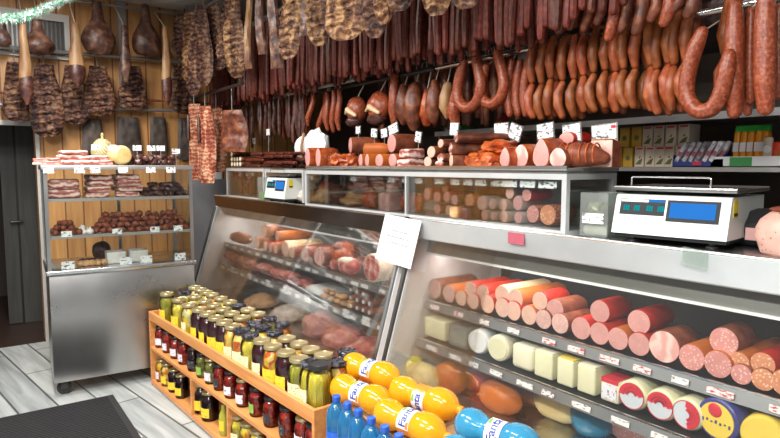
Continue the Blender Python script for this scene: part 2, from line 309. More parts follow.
# ------------------------------------------------------------------ mesh helpers
class MB:
    def __init__(s): s.v = []; s.f = []
    def add(s, vs, fs, T=None):
        o = len(s.v)
        s.v += [tuple(T @ Vector(p)) if T else tuple(p) for p in vs]
        s.f += [tuple(i+o for i in f) for f in fs]; return s
    def box(s, c, d, bev=0, T=None, seg=2):
        bm = bmesh.new(); bmesh.ops.create_cube(bm, size=1)
        for v in bm.verts: v.co = Vector((v.co.x*d[0], v.co.y*d[1], v.co.z*d[2]))
        if bev: bmesh.ops.bevel(bm, geom=bm.edges[:], offset=min(bev, min(d)*.49), segments=seg, affect='EDGES', profile=.5)
        X = Matrix.Translation(Vector(c)); X = X @ T if T else X
        bm.verts.index_update()
        s.add([v.co[:] for v in bm.verts], [[v.index for v in f.verts] for f in bm.faces], X); bm.free(); return s
    def bb(s, a, b, bev=0):
        return s.box([(p+q)/2 for p, q in zip(a, b)], [abs(q-p) for p, q in zip(a, b)], bev)
    def tube(s, pts, rad, n=10, caps='round', T=None):
        P = [Vector(p) for p in pts]; k = len(P)
        Rr = [rad]*k if isinstance(rad, (int, float)) else list(rad)
        t = [(P[min(i+1, k-1)]-P[max(i-1, 0)]).normalized() for i in range(k)]
        a = Vector((0, 0, 1)) if abs(t[0].z) < .9 else Vector((1, 0, 0))
        u = t[0].cross(a).normalized(); rings = []
        fr = []
        for i in range(k):
            if i: u = (u - t[i]*u.dot(t[i])).normalized()
            fr.append((u.copy(), t[i].cross(u)))
        def ring(c, f, r): return [c + f[0]*(r*cos(2*pi*j/n)) + f[1]*(r*sin(2*pi*j/n)) for j in range(n)]
        if caps == 'round':
            for q in (80, 55, 28): rings.append(ring(P[0]-t[0]*Rr[0]*sin(radians(q)), fr[0], Rr[0]*cos(radians(q))))
        for i in range(k): rings.append(ring(P[i], fr[i], Rr[i]))
        if caps == 'round':
            for q in (28, 55, 80): rings.append(ring(P[-1]+t[-1]*Rr[-1]*sin(radians(q)), fr[-1], Rr[-1]*cos(radians(q))))
        vs = [v[:] for r in rings for v in r]; fs = []
        for i in range(len(rings)-1):
            for j in range(n): fs.append((i*n+j, i*n+(j+1) % n, (i+1)*n+(j+1) % n, (i+1)*n+j))
        fs.append(tuple(range(n-1, -1, -1))); L = (len(rings)-1)*n; fs.append(tuple(range(L, L+n)))
        return s.add(vs, fs, T)
    def lathe(s, prof, n=16, T=None, sx=1, sy=1, cap=True):
        vs = []; fs = []
        for r, z in prof:
            for j in range(n): vs.append((r*cos(2*pi*j/n)*sx, r*sin(2*pi*j/n)*sy, z))
        for i in range(len(prof)-1):
            for j in range(n): fs.append((i*n+j, i*n+(j+1) % n, (i+1)*n+(j+1) % n, (i+1)*n+j))
        if cap: fs.append(tuple(range(n-1, -1, -1))); L = (len(prof)-1)*n; fs.append(tuple(range(L, L+n)))
        return s.add(vs, fs, T)
    def prism(s, poly, x0, x1, T=None):          # poly in (y,z), extruded along x
        k = len(poly); vs = [(x0, y, z) for y, z in poly]+[(x1, y, z) for y, z in poly]
        fs = [tuple(range(k-1, -1, -1)), tuple(range(k, 2*k))]+[(i, (i+1) % k, k+(i+1) % k, k+i) for i in range(k)]
        return s.add(vs, fs, T)
    def blob(s, c, sc, seed=0, amp=.15, fq=1.5, sub=3, T=None, flat=None):
        bm = bmesh.new(); bmesh.ops.create_icosphere(bm, subdivisions=sub, radius=1)
        for v in bm.verts:
            k = 1+amp*noise.noise(v.co*fq+Vector((seed*3.7, seed*1.3, seed)))+amp*.5*noise.noise(v.co*fq*2.3+Vector((seed, 9, 2)))
            p = v.co*k
            if flat is not None and p.z < -flat: p.z = -flat
            v.co = Vector((p.x*sc[0], p.y*sc[1], p.z*sc[2]))
        bm.verts.index_update(); X = Matrix.Translation(Vector(c)); X = X @ T if T else X
        s.add([v.co[:] for v in bm.verts], [[v.index for v in f.verts] for f in bm.faces], X); bm.free(); return s
    def sheet(s, w, h, t, nx, nz, disp, width=lambda q: 1, bend=lambda q: 0, T=None):
        # hanging slab from z=0 down to -h, front faces -y
        vs = []; fs = []
        for side in (0, 1):
            for i in range(nz+1):
                q = i/nz
                for j in range(nx+1):
                    p = j/nx*2-1; e = (1-abs(p)**6)*min(1, min(q, 1-q)*9+.15)
                    y = (-t/2*e - disp(p, q)*e) if side == 0 else t/2*e
                    vs.append((p*w/2*width(q), y+bend(q), -h*q))
        st = nx+1; o = st*(nz+1)
        for i in range(nz):
            for j in range(nx):
                a = i*st+j; fs.append((a, a+1, a+st+1, a+st)); fs.append((o+a, o+a+st, o+a+st+1, o+a+1))
        for i in range(nz):
            a = i*st; fs.append((a, a+st, o+a+st, o+a)); a = i*st+nx; fs.append((a, o+a, o+a+st, a+st))
        for j in range(nx):
            fs.append((j, o+j, o+j+1, j+1)); a = nz*st+j; fs.append((a, a+1, o+a+1, o+a))
        return s.add(vs, fs, T)
    def build(s, name, mat, parent=None, loc=None, rot=None, smooth=True):
        me = bpy.data.meshes.new(name); me.from_pydata(s.v, [], s.f); me.update()
        bm = bmesh.new(); bm.from_mesh(me); bmesh.ops.recalc_face_normals(bm, faces=bm.faces[:]); bm.to_mesh(me); bm.free()
        if smooth:
            for p in me.polygons: p.use_smooth = True
            me.set_sharp_from_angle(angle=radians(38))
        return link(name, me, mat, parent, loc, rot)
def link(name, me, mat, parent=None, loc=None, rot=None):
    o = bpy.data.objects.new(name, me); C.objects.link(o)
    if mat:
        if not me.materials: me.materials.append(M[mat] if isinstance(mat, str) else mat)
    if parent: o.parent = parent
    if loc is not None: o.location = loc
    if rot is not None: o.rotation_euler = rot
    return o
def chk(l):
    if not 4 <= len(l.split()) <= 16: print('LABEL LENGTH', len(l.split()), l)
def tag(o, label, cat, group=None):
    chk(label)
    o['label'] = label; o['category'] = cat
    if group: o['group'] = group
    return o
def thing(name, label, cat, loc=(0, 0, 0), rz=0, group=None):
    o = bpy.data.objects.new(name, None); C.objects.link(o); o.location = loc; o.rotation_euler = (0, 0, rz)
    o.empty_display_size = .02
    return tag(o, label, cat, group)
def struct(name, mb, mat, smooth=False):
    o = mb.build(name, mat, smooth=smooth); o['kind'] = 'structure'; return o
KIDS = {}
def dup(root, loc, rot=None, label=None, group=None, scale=None):
    r = root.copy(); C.objects.link(r); r.location = loc
    if rot is not None: r.rotation_euler = rot
    if scale is not None: r.scale = (scale,)*3 if isinstance(scale, (int, float)) else scale
    if label: chk(label); r['label'] = label
    if group: r['group'] = group
    if root.name not in KIDS: KIDS[root.name] = list(root.children)
    for ch in KIDS[root.name]:
        c = ch.copy(); C.objects.link(c); c.parent = r
        if ch.name not in KIDS: KIDS[ch.name] = list(ch.children)
        for g in KIDS[ch.name]:
            d = g.copy(); C.objects.link(d); d.parent = c
    return r
ORD = 'first second third fourth fifth sixth seventh eighth ninth tenth eleventh twelfth thirteenth fourteenth fifteenth sixteenth seventeenth eighteenth nineteenth twentieth'.split()
TENS = {2: 'twenty', 3: 'thirty', 4: 'forty'}
def od(i):
    if i < 20: return ORD[i]
    n = i+1; t, u = divmod(n, 10)
    return {2: 'twentieth', 3: 'thirtieth', 4: 'fortieth'}[t] if u == 0 else TENS[t]+'-'+ORD[u-1]
_tx = {}
def textmesh(txt, size, ext=.0, off=.0):
    cu = bpy.data.curves.new('lettering', 'FONT'); cu.body = txt; cu.size = size; cu.align_x = 'CENTER'; cu.align_y = 'CENTER'; cu.extrude = ext; cu.offset = off
    o = bpy.data.objects.new('lettering', cu); C.objects.link(o)
    dg = bpy.context.evaluated_depsgraph_get(); me = bpy.data.meshes.new_from_object(o.evaluated_get(dg))
    bpy.data.objects.remove(o); bpy.data.curves.remove(cu); me.materials.clear(); return me
RX = lambda a: Matrix.Rotation(a, 4, 'X')
RY = lambda a: Matrix.Rotation(a, 4, 'Y')
RZ = lambda a: Matrix.Rotation(a, 4, 'Z')
TR = lambda *p: Matrix.Translation(Vector(p))

# ------------------------------------------------------------------ the setting
XW = -5.75; HC = 2.95
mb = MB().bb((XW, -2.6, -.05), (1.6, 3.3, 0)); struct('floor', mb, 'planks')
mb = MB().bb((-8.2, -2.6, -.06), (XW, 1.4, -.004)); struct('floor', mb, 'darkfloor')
mb = MB().bb((XW-.12, -2.6, HC), (1.6, 3.42, HC+.06)); struct('ceiling', mb, 'ceil')
mb = MB()
mb.bb((XW-.12, .50, 0), (XW, 3.42, HC)); mb.bb((XW-.12, -2.6, 1.84), (XW, .50, HC)); mb.bb((XW-.12, -2.6, 0), (XW, -.75, 1.84))
struct('wall_back', mb, 'pine')
mb = MB().bb((XW-.12, 3.3, 0), (1.6, 3.42, HC)); struct('wall_right', mb, 'darkwall')
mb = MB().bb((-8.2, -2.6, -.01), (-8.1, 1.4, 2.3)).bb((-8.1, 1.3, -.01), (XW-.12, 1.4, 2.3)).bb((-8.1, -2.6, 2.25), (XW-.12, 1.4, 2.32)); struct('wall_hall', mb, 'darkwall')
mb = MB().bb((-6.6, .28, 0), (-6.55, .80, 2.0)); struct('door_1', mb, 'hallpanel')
o = MB().tube([(-6.545, .34, .98), (-6.50, .34, .98), (-6.50, .42, .98)], .012).build('door_handle', 'darkmetal', bpy.data.objects['door_1'])
mb = MB().bb((XW, -.82, 1.83), (XW+.025, .55, 1.87)).bb((XW, .50, 0), (XW+.02, .53, 1.83)).bb((XW, -.82, 0), (XW+.02, -.75, 1.83)); struct('trim_1', mb, 'frame')
mb = MB().bb((XW, 1.76, 0), (XW+.05, 3.3, 1.37)); struct('trim_2', mb, 'greywall')           # grey lower panel in the corner
mb = MB().bb((XW, 1.17, 2.0), (XW+.03, 1.24, HC)); struct('trim_3', mb, 'greymetal')           # conduit strip

# rails on the panelled wall
for z, lab, ww in ((2.87, 'thin grey meat rail near the ceiling on the panelled wall', .012), (2.44, 'wide grey steel rail below the hanging hams on the panelled wall', .016), (1.99, 'lowest grey steel rail on the panelled wall behind the dark ribs', .014)):
    mb = MB().tube([(XW+.10, -.4, z-.02), (XW+.10, 2.2, z+.03)], ww, 8, 'flat')
    o = mb.build('meat_rail', 'greymetal'); tag(o, lab, 'rail', 'meat rails on the panelled wall')
    for y in (-.3, .75, 1.85): MB().tube([(XW, y, z), (XW+.10, y, z)], .008, 6, 'flat').build('bracket', 'greymetal', o)
o = MB().tube([(XW+.10, -.4, 2.07), (XW+.10, 2.2, 2.10)], .011, 8, 'flat').build('meat_rail', 'casebrown'); tag(o, 'dark red pipe rail just above the lowest wall rail', 'rail', 'meat rails on the panelled wall')
for y in (-.2, 1.0, 1.95): MB().tube([(XW, y, 2.07), (XW+.10, y, 2.07)], .006, 6, 'flat').build('bracket', 'casebrown', o)

# dark grille with pale frame, top left
t = thing('wall_vent', 'dark slatted vent grille in a pale frame at top left of panelled wall', 'vent', (XW, .42, 2.56))
mb = MB().bb((.0, -.5, -.14), (.01, .33, .14)); mb.build('backing', 'black', t)
mb = MB()
for k in range(26): y = -.48+k*.031; mb.bb((.01, y, -.13), (.025, y+.012, .13))
mb.build('slat', 'darkmetal', t)
mb = MB().bb((0, .33, -.17), (.04, .37, .2)).bb((0, -.54, -.17), (.04, -.5, .2)).bb((0, -.5, -.17), (.04, .33, -.14)).bb((0, -.5, .14), (.04, .33, .2)); mb.build('frame', 'frame', t)

# tinsel garland hung under the ceiling, top left
pts = [onX(-8, 18, -4.9), onX(12, 18.5, -4.9), onX(30, 15, -4.9), onX(46, 8, -4.9), onX(62, 1, -4.9), onX(84, -9, -4.9), onX(110, -20, -4.9)]
core = MB().tube([p[:] for p in pts], .008, 6)
g = core.build('tinsel_garland', 'tinselw'); tag(g, 'white and green tinsel garland drooping across the top left corner', 'garland')
for nm, mt, cnt in (('white_tinsel', 'tinselw', 1500), ('green_tinsel', 'tinselg', 1500)):
    mb = MB()
    for k in range(cnt):
        q = R.random()*(len(pts)-1.001); i = int(q)
        if nm[0] == 'g' and (int(q*4) % 2 == 0): continue
        p = pts[i].lerp(pts[i+1], q-i); d = Vector((R.gauss(0, 1), R.gauss(0, 1), R.gauss(0, 1))).normalized(); l = R.uniform(.03, .058); s = d.cross(Vector((R.random(), R.random(), R.random()))).normalized()*.0035
        mb.add([p-s, p+s, p+d*l], [(0, 1, 2)])
    mb.build(nm, mt, g, smooth=False)

# ceiling lamps (above the frame) and their light
def area(name, loc, rot, sx, sy, power, col=(1, .97, .93)):
    l = bpy.data.lights.new(name, 'AREA'); l.shape = 'RECTANGLE'; l.size = sx; l.size_y = sy; l.energy = power; l.color = col
    o = bpy.data.objects.new(name, l); C.objects.link(o); o.location = loc; o.rotation_euler = rot; return o
for i, (x, y) in enumerate(((-4.0, .35), (-2.0, .25), (-.1, .15), (-2.0, -1.3), (-.1, -1.4))):
    t = thing('ceiling_light', 'long white fluorescent ceiling lamp above the shopping aisle', 'lamp', (x, y, HC), 0, 'fluorescent lamps over the aisle')
    MB().box((0, 0, -.03), (1.25, .2, .06), .01).build('housing', 'white', t)
    MB().box((0, 0, -.066), (1.2, .15, .012), .004).build('diffuser', 'ceillamp', t)
    area('ceiling_lamp_light', (x, y, HC-.09), (0, 0, 0), 1.2, .16, (85, 60, 52, 150, 150)[i])
w = bpy.data.worlds.new('world'); SC.world = w; w.use_nodes = True
w.node_tree.nodes['Background'].inputs[0].default_value = (.92, .96, 1, 1); w.node_tree.nodes['Background'].inputs[1].default_value = .36
SC.view_settings.view_transform = 'Standard'; SC.view_settings.look = 'None'; SC.view_settings.exposure = -0.18; SC.view_settings.gamma = 1

# floor mat
t = MB().box((0, 0, .006), (2.0, 1.7, .012), .004).build('floor_mat', 'mat', None, (-5.07, -.14, 0)); tag(t, 'black ribbed rubber floor mat in the bottom left corner', 'mat')
mb = MB()
for k in range(80): mb.box((-.97+k*.0245, 0, .0135), (.011, 1.62, .007))
t.location = (-3.10, -.13, 0); mb.build('ribs', 'mat', t, smooth=False)

# ------------------------------------------------------------------ hanging on the panelled wall
def WX(px, py, off=.1): return onX(px, py, XW+off)
def pear(L, r, seed, shank=.28):
    pr = [(.018, 0), (.034, -.008), (.036, -.05)]
    for i in range(1, 13):
        q = i/12; z = -(shank*L + (1-shank)*L*q) if i else 0
        rr = .04+(r-.04)*sin(min(1, q/.62)*pi/2)**1.3 if q < .62 else r*sqrt(max(0, 1-((q-.62)/.38)**2.2))
        pr.append((max(.004, rr), z))
    mb = MB().lathe(pr, 20, sy=.72)
    mb.v = [tuple(Vector(p)*(1+.06*noise.noise(Vector(p)*14+Vector((seed, 0, 0))))) for p in mb.v]; return mb
hams = [(37, 20, 55, 15, 'dark smoked ham beside the vent at top left of the panelled wall'), (97, 0, 55, 16, 'dark round smoked ham hanging left of the grey wall strip'),
        (145, 4, 57, 14, 'dark smoked ham hanging right of the grey wall strip'), (181, 18, 60, 12, 'dark smoked ham half hidden behind the first rib racks'), (1, 22, 47, 8, 'dark smoked ham cut off by the left edge of the photo')]
for i, (px, y0, y1, r, lab) in enumerate(hams):
    top = WX(px, y0, .25); bot = WX(px, y1, .25); L = top.z-bot.z; rr = pix(r, top)
    o = pear(L, rr, i*5, .3).build('smoked_ham', 'hamdark', None, top, (0, 0, pi/2)); tag(o, lab, 'ham', 'hams on the panelled wall')
    MB().tube([(0, 0, -.01), (0, .15, max(.03, 2.875-top.z))], .004, 5).build('string', 'rope', o)
sticks = [(23, 24, 100, 'narrow brown flitch of bacon hanging in front of the left wall ham', .8), (75, 22, 84, 'long pale flitch hanging between the two left wall hams', 1), (124, 25, 82, 'long dark flitch hanging in front of the grey wall strip', .8), (165, 26, 101, 'long pale yellow flitch hanging left of the first rib racks', .75)]
for i, (px, y0, y1, lab, wd) in enumerate(sticks):
    top = WX(px, y0, .42); bot = WX(px, y1, .42); L = top.z-bot.z
    pr = [(.018*wd, 0), (.028*wd, -.01), (.03*wd, -.06), (.036*wd, -L*.3), (.05*wd, -L*.5), (.055*wd, -L*.7), (.045*wd, -L*.86), (.02*wd, -L*.98), (.006, -L)]
    mb = MB().lathe(pr, 14, sy=.6); mb.v = [tuple(Vector(p)+Vector((.012*noise.noise(Vector((p[2]*6, i, 0))), 0, 0))) for p in mb.v]
    o = mb.build('bacon_flitch', 'fatstick' if i != 2 else 'hamdark', None, top, (0, 0, pi/2)); tag(o, lab, 'meat', 'flitches on the panelled wall')
    MB().tube([(0, 0, -.01), (0, .32, 2.875-top.z)], .004, 5).build('string', 'rope', o)
    if i != 2:
        mb = MB().lathe([(.04*wd, -L*.62), (.062*wd, -L*.74), (.058*wd, -L*.88), (.03*wd, -L), (.008, -L*1.06)], 14, sy=.62); mb.build('lean_end', 'darkmeat', o)
def ribs(w, h, seed, mat, name, loc, rz, lab, cat, grp, nr=9, hook=(0, .06)):
    def disp(p, q): return .019*(1 if p < .35 else .35)*max(0, sin(q*nr*2*pi+p*2.6+.6*noise.noise(Vector((p*2, q*3, seed)))))+.012*noise.noise(Vector((p*3, q*7, seed+4)))
    mb = MB().sheet(w, h, .035, 14, 60, disp, lambda q: (.62+.5*min(1, q*1.7)+.10*noise.noise(Vector((q*4, seed, 3)))) * (1 if q < .82 else sqrt(max(.05, 1-((q-.82)/.19)**2))), lambda q: .03*sin(q*3+seed))
    o = mb.build(name, mat, None, loc, (0, 0, rz)); tag(o, lab, cat, grp)
    MB().tube([(0, 0, -.03), (0, hook[0], hook[1])], .004, 5).build('hanging_hook', 'slate', o); return o
wribs = [(15, 62, 122, 12, 'dark dried ribs hanging furthest left on the panelled wall'), (44, 64, 137, 15, 'dark dried rib rack hanging lowest, over the right edge of the doorway'),
         (73, 66, 124, 13, 'dark dried rib rack below the pale flitch, left of the cabinet middle'), (98, 66, 116, 14, 'dark dried rib rack straight below the round wall ham'),
         (132, 66, 110, 13, 'dark dried rib rack just right of the grey wall strip'), (181, 66, 114, 12, 'narrow dark rib rack at right end of the panelled wall')]
for i, (px, y0, y1, w_, lab) in enumerate(wribs):
    top = WX(px, y0, .19); bot = WX(px, y1, .19)
    ribs(pix(w_*1.8, top), top.z-bot.z, i*3, 'ribdark', 'rib_rack', top, pi/2, lab, 'ribs', 'dried ribs on the panelled wall', 8, (.09, 2.44-top.z))
for i, (px, y0, y1, w_, lab) in enumerate([(92, 119, 156, 20, 'flat dark dried meat slab hanging on wall behind the pale netted ball'), (128, 117, 158, 23, 'flat dark dried meat slab, the widest, hanging above the cabinet middle'), (158, 117, 154, 17, 'flat dark dried meat slab third from the left above the cabinet'), (184, 118, 160, 14, 'flat dark dried meat slab at right end above the cabinet')]):
    top = WX(px, y0, .06); bot = WX(px, y1, .06)
    mb = MB().sheet(pix(w_, top), top.z-bot.z, .03, 10, 16, lambda p, q: .01*noise.noise(Vector((p*3, q*4, i))), lambda q: .85+.25*q-.1*(q > .9))
    o = mb.build('dried_meat_slab', 'flat_dark', None, top, (0, 0, pi/2)); tag(o, lab, 'meat', 'flat dried slabs over the cabinet')

# ------------------------------------------------------------------ stainless display cabinet on casters
E1 = Vector((.065, .998, 0)).normalized(); E2 = Vector((-E1.y, E1.x, 0)); CO = Vector((-4.267, .405, 0)); CRZ = atan2(E1.y, E1.x)
def cabW(x, y, z): return CO+E1*x+E2*y+Vector((0, 0, z))
CW, CD = .905, .58
t = thing('display_cabinet', 'stainless steel display cabinet with glass upper half standing on black casters', 'cabinet', CO, CRZ)
MB().bb((0, 0, .098), (CW, CD, .80), .006).build('body', 'steel', t)
MB().bb((-.012, -.015, .80), (CW+.012, CD+.01, .832), .005).build('deck', 'steelx', t)
for x, y in ((.009, .012), (CW-.009, .012), (.009, CD-.012), (CW-.009, CD-.012), (CW*.55, CD-.012)): MB().box((x, y, 1.16), (.022, .022, .66)).build('post', 'steel', t, smooth=False)
MB().bb((-.012, -.012, 1.475), (CW+.012, CD+.01, 1.506), .004).build('top_panel', 'slate', t)
MB().bb((.02, .006, .832), (CW-.02, .012, 1.475)).build('front_glass', 'glass', t, smooth=False)
for x in (.004, CW-.010): MB().bb((x, .024, .832), (x+.006, CD-.024, 1.475)).build('side_glass', 'glass', t, smooth=False)
for z in (1.288, 1.05):
    s = MB().bb((.02, .03, z-.012), (CW-.02, CD-.03, z)).build('shelf', 'shelfglass', t, smooth=False)
    MB().bb((.02, .018, z-.016), (CW-.02, .030, z+.004)).build('shelf_edge', 'slate', s, smooth=False)
for x, y in ((.06, .07), (CW-.07, .07), (.06, CD-.07), (CW-.07, CD-.07)):
    mb = MB().lathe([(.043, -.016), (.045, -.010), (.045, .010), (.043, .016)], 18, TR(x, y, .045) @ RX(pi/2))
    c = mb.build('caster', 'rubber', t)
    MB().bb((x-.03, y-.026, .088), (x+.03, y+.026, .098)).bb((x-.02, y-.026, .04), (x+.02, y-.019, .09)).bb((x-.02, y+.019, .04), (x+.02, y+.026, .09)).build('fork', 'darkmetal', c)
# tags clipped along the cabinet
def tagcard(w=.06, h=.038, stake=.0):
    t = thing('price_tag', 'small white handwritten price tag of the shop', 'price tag', (0, 0, 0))
    MB().box((0, 0, h/2+stake), (w, .002, h)).build('card', 'tag', t, smooth=False)
    if stake: MB().tube([(0, .003, 0), (0, .003, stake+h*.5)], .0022, 5).build('stake', 'slate', t)
    return t
_first = {}
def place_tag(loc, rz, lab, grp, stake=.0, tilt=0, w=.06, h=.038):
    k = (stake, w, h)
    if k not in _first:
        o = tagcard(w, h, stake); _first[k] = o; o.location = loc; o.rotation_euler = (tilt, 0, rz); o['group'] = grp
        chk(lab); o['label'] = lab; return o
    return dup(_first[k], loc, (tilt, 0, rz), lab, grp)
def cabX(px): return (px-43)/152*CW
for i, px in enumerate((47, 77, 92, 120, 149, 171)):
    place_tag(cabW(max(.03, cabX(px)), -.016, 1.455), CRZ, 'small white price tag on the top edge of the cabinet, %s from the left' % od(i), 'price tags on the cabinet top edge')
for i, px in enumerate((62, 112, 152, 178)):
    place_tag(cabW(cabX(px), .014, 1.045), CRZ, 'white price tag on the middle cabinet shelf edge, %s from the left' % od(i), 'price tags on the middle cabinet shelf')
for i, px in enumerate((62, 120, 142, 180)):
    place_tag(cabW(cabX(px), .03, .834), CRZ, 'white price tag standing on the cabinet floor, %s from the left' % od(i), 'price tags on the cabinet floor', w=.075, h=.05)
# bacon slabs
def baconslab(w, d, h, seed):
    mb = MB().box((0, 0, h/2), (w, d, h), h*.3, seg=3)
    bm = bmesh.new(); vs = [bm.verts.new(v) for v in mb.v]
    for f in mb.f: bm.faces.new([vs[i] for i in f])
    bmesh.ops.subdivide_edges(bm, edges=bm.edges[:], cuts=3, use_grid_fill=True)
    for v in bm.verts: v.co += Vector((.008*noise.noise(v.co*12+Vector((seed, 0, 0))), .006*noise.noise(v.co*12+Vector((0, seed, 5))), .008*noise.noise(v.co*14+Vector((3, 5, seed)))*(v.co.z/h)))
    bm.verts.index_update(); r = MB(); r.v = [v.co[:] for v in bm.verts]; r.f = [[v.index for v in f.verts] for f in bm.faces]; bm.free(); return r
def slab(x, y, z, w, d, h, rz, lab, grp, seed):
    o = baconslab(w, d, h, seed).build('bacon_slab', 'bacon', None, cabW(x, y, z), (0, 0, CRZ+rz)); return tag(o, lab, 'bacon', grp)
bs = [(.035, .15, 1.507, .17, .20, .022, 'lowest thin bacon slab overhanging the left end of the cabinet top'), (.03, .16, 1.530, .15, .18, .02, 'thin dark bacon slab lying on another at left end of the cabinet top'),
      (.185, .16, 1.507, .17, .2, .032, 'bottom bacon slab of the three-high stack on the cabinet top'), (.18, .17, 1.540, .18, .2, .034, 'middle bacon slab of the three-high stack on the cabinet top'), (.18, .16, 1.575, .16, .19, .026, 'top bacon slab of the three-high stack on the cabinet top'),
      (.345, .15, 1.507, .14, .2, .032, 'lower dark-topped bacon slab beside the pale yellow round on the cabinet top'), (.33, .16, 1.540, .11, .18, .03, 'upper dark-topped bacon slab beside the pale yellow round on the cabinet top')]
for i, (x, y, z, w_, d, h, lab) in enumerate(bs): slab(x, y, z, w_, d, h, R.uniform(-.08, .08), lab, 'bacon slabs on the cabinet top', i*2.3)
for st, (x, cnt, w_, h, nm) in enumerate(((.12, 2, .19, .060, 'left'), (.315, 4, .14, .036, 'middle'), (.495, 4, .15, .036, 'right'))):
    for k in range(cnt):
        slab(x+R.uniform(-.012, .012), .17+.01*R.random(), 1.290+k*(h+.002), w_*(1-.04*(k == cnt-1)), .24, h, R.uniform(-.1, .1), '%s bacon slab from below, %s stack on upper cabinet shelf' % (od(k), nm), 'bacon slabs on the upper cabinet shelf', 20+st*7+k)
o = MB().lathe([(.01, 0), (.05, .005), (.066, .03), (.066, .10), (.05, .125), (.01, .13)], 20, TR(0, 0, .066) @ RX(pi/2)).build('smoked_meat_round', 'yellowfat', None, cabW(.445, .20, 1.507), (0, 0, CRZ+.3)); tag(o, 'pale yellow meat round with a pink cut face on the cabinet top', 'meat')
MB().lathe([(.062, 0), (.060, .005), (.004, .006)], 20, TR(0, 0, .066) @ RX(pi/2)).build('cut_face', 'pink', o)
o = MB().blob((0, 0, .09), (.085, .08, .10), 4, .05).build('netted_ball', 'net', None, cabW(.39, .42, 1.507)); tag(o, 'pale netted ball standing at the back of the cabinet top', 'meat')
MB().tube([(0, 0, .18), (0, 0, .22)], .01, 6).build('net_knot', 'net', o)
for i, (px, py) in enumerate(((96, 140), (113, 141), (139, 144), (155, 145), (165, 143), (183, 146))):
    place_tag(cabW(cabX(px), .12+.02*(i % 2), 1.507), CRZ, 'white price tag on a stake on the cabinet top, %s from the left' % od(i), 'staked price tags on the cabinet top', stake=.10 if i < 5 else .08, w=.055, h=.036)
chunk = None
for i in range(22):
    x = .50+(i % 11)*.032+R.uniform(-.01, .01); z = 1.507 if i < 11 else 1.535; y = .12+.09*R.random()
    lab = 'small dark smoked meat chunk in the heap at right end of the cabinet top'
    if chunk is None:
        chunk = MB().blob((0, 0, .022), (.036, .028, .024), 3, .3, 2, 2).build('smoked_meat_chunk', 'darkmeat', None, cabW(x, y, z)); tag(chunk, lab, 'meat', 'dark meat chunks on the cabinet top')
    else: dup(chunk, cabW(x, y, z), (0, R.uniform(-.2, .2), R.uniform(0, 6)), scale=R.uniform(.8, 1.25))
def heap(proto, name, x0, x1, y0, y1, z, step, layers, lab, cat, grp, mk, jit=.3, sc=(.85, 1.15)):
    k = 0
    for L in range(layers):
        x = x0+L*step*.5
        while x < x1-L*step*.5:
            for yi in range(int((y1-y0)/step)+1-L):
                p = cabW(x+R.uniform(-jit, jit)*step, y0+yi*step+L*step*.5+R.uniform(-jit, jit)*step, z+L*step*.72)
                rot = (R.uniform(-.5, .5), R.uniform(-.5, .5), R.uniform(0, 6.3))
                if proto is None: proto = mk(); proto.location = p; tag(proto, lab, cat, grp)
                else: dup(proto, p, rot, scale=R.uniform(*sc))
                k += 1
            x += step
    return proto
mkk = lambda: MB().tube([(-.022, 0, .016), (-.008, .004, .017), (.010, .003, .017), (.022, -.002, .015)], [.011, .0165, .0165, .011], 8).build('small_sausage', 'darkmeat')
heap(None, 'small_sausage', .61, .875, .06, .24, 1.292, .042, 3, 'short dark smoked sausage in the heap on the upper cabinet shelf', 'sausage', 'small dark sausages on the upper cabinet shelf', mkk)
mkb = lambda: MB().tube([(-.013, 0, .02), (.0, .003, .021), (.014, -.002, .02)], [.016, .0225, .016], 10).build('small_sausage', 'casebrown')
heap(None, 'small_sausage', .29, .875, .05, .22, 1.053, .044, 4, 'small round brown sausage in the big heap on the middle cabinet shelf', 'sausage', 'small round sausages on the middle cabinet shelf', mkb)
mkr = lambda: MB().blob((0, 0, .018), (.021, .02, .019), 6, .15, 2, 2).build('small_sausage', 'casebrown')
heap(None, 'small_sausage', .05, .21, .05, .18, 1.053, .042, 3, 'small round brown sausage in the left heap on the middle cabinet shelf', 'sausage', 'small round sausages at left of the middle cabinet shelf', mkr)
mkg = lambda: MB().lathe([(.004, .0), (.017, .003), (.022, .014), (.018, .026), (.006, .033), (.003, .042)], 12).build('garlic_bulb', 'garlic')
heap(None, 'garlic_bulb', .205, .285, .05, .12, 1.053, .042, 2, 'pale white bulb in the heap at left of the middle cabinet shelf', 'garlic', 'pale bulbs on the middle cabinet shelf', mkg)
# trays and pieces on the cabinet floor
for i, px in enumerate((112, 136)):
    x = cabX(px); t = thing('plastic_basket', 'pale plastic basket of small pieces on the cabinet floor, %s one' % ('left' if i == 0 else 'right'), 'basket', cabW(x, .16, .834), CRZ, 'baskets on the cabinet floor')
    mb = MB().bb((-.06, -.06, 0), (.06, .06, .006)); mb.bb((-.06, -.06, 0), (.06, -.055, .08)); mb.bb((-.06, .055, 0), (.06, .06, .08)); mb.bb((-.06, -.06, 0), (-.055, .06, .08)); mb.bb((.055, -.06, 0), (.06, .06, .08))
    mb.build('basket', 'garlic', t, smooth=False)
    mb = MB()
    for k in range(11): mb.tube([(-.05+k*.01, -.04, .05), (-.05+k*.01, .04, .055+.01*R.random())], .006, 6)
    mb.build('contents', 'casegrey', t)
for i in range(9):
    o = MB().blob((0, 0, .02), (.03, .026, .022), i, .25, 2, 2).build('smoked_meat_piece', 'bun' if i < 5 else 'darkmeat', None, cabW(.19+.035*(i % 5)+.02*(i//5), .10+.09*(i//5), .834), (0, 0, i)); tag(o, ('brown smoked piece' if i < 5 else 'dark smoked piece')+' lying on the cabinet floor at left of the baskets', 'meat', 'brown pieces on the cabinet floor' if i < 5 else 'dark pieces on the cabinet floor')
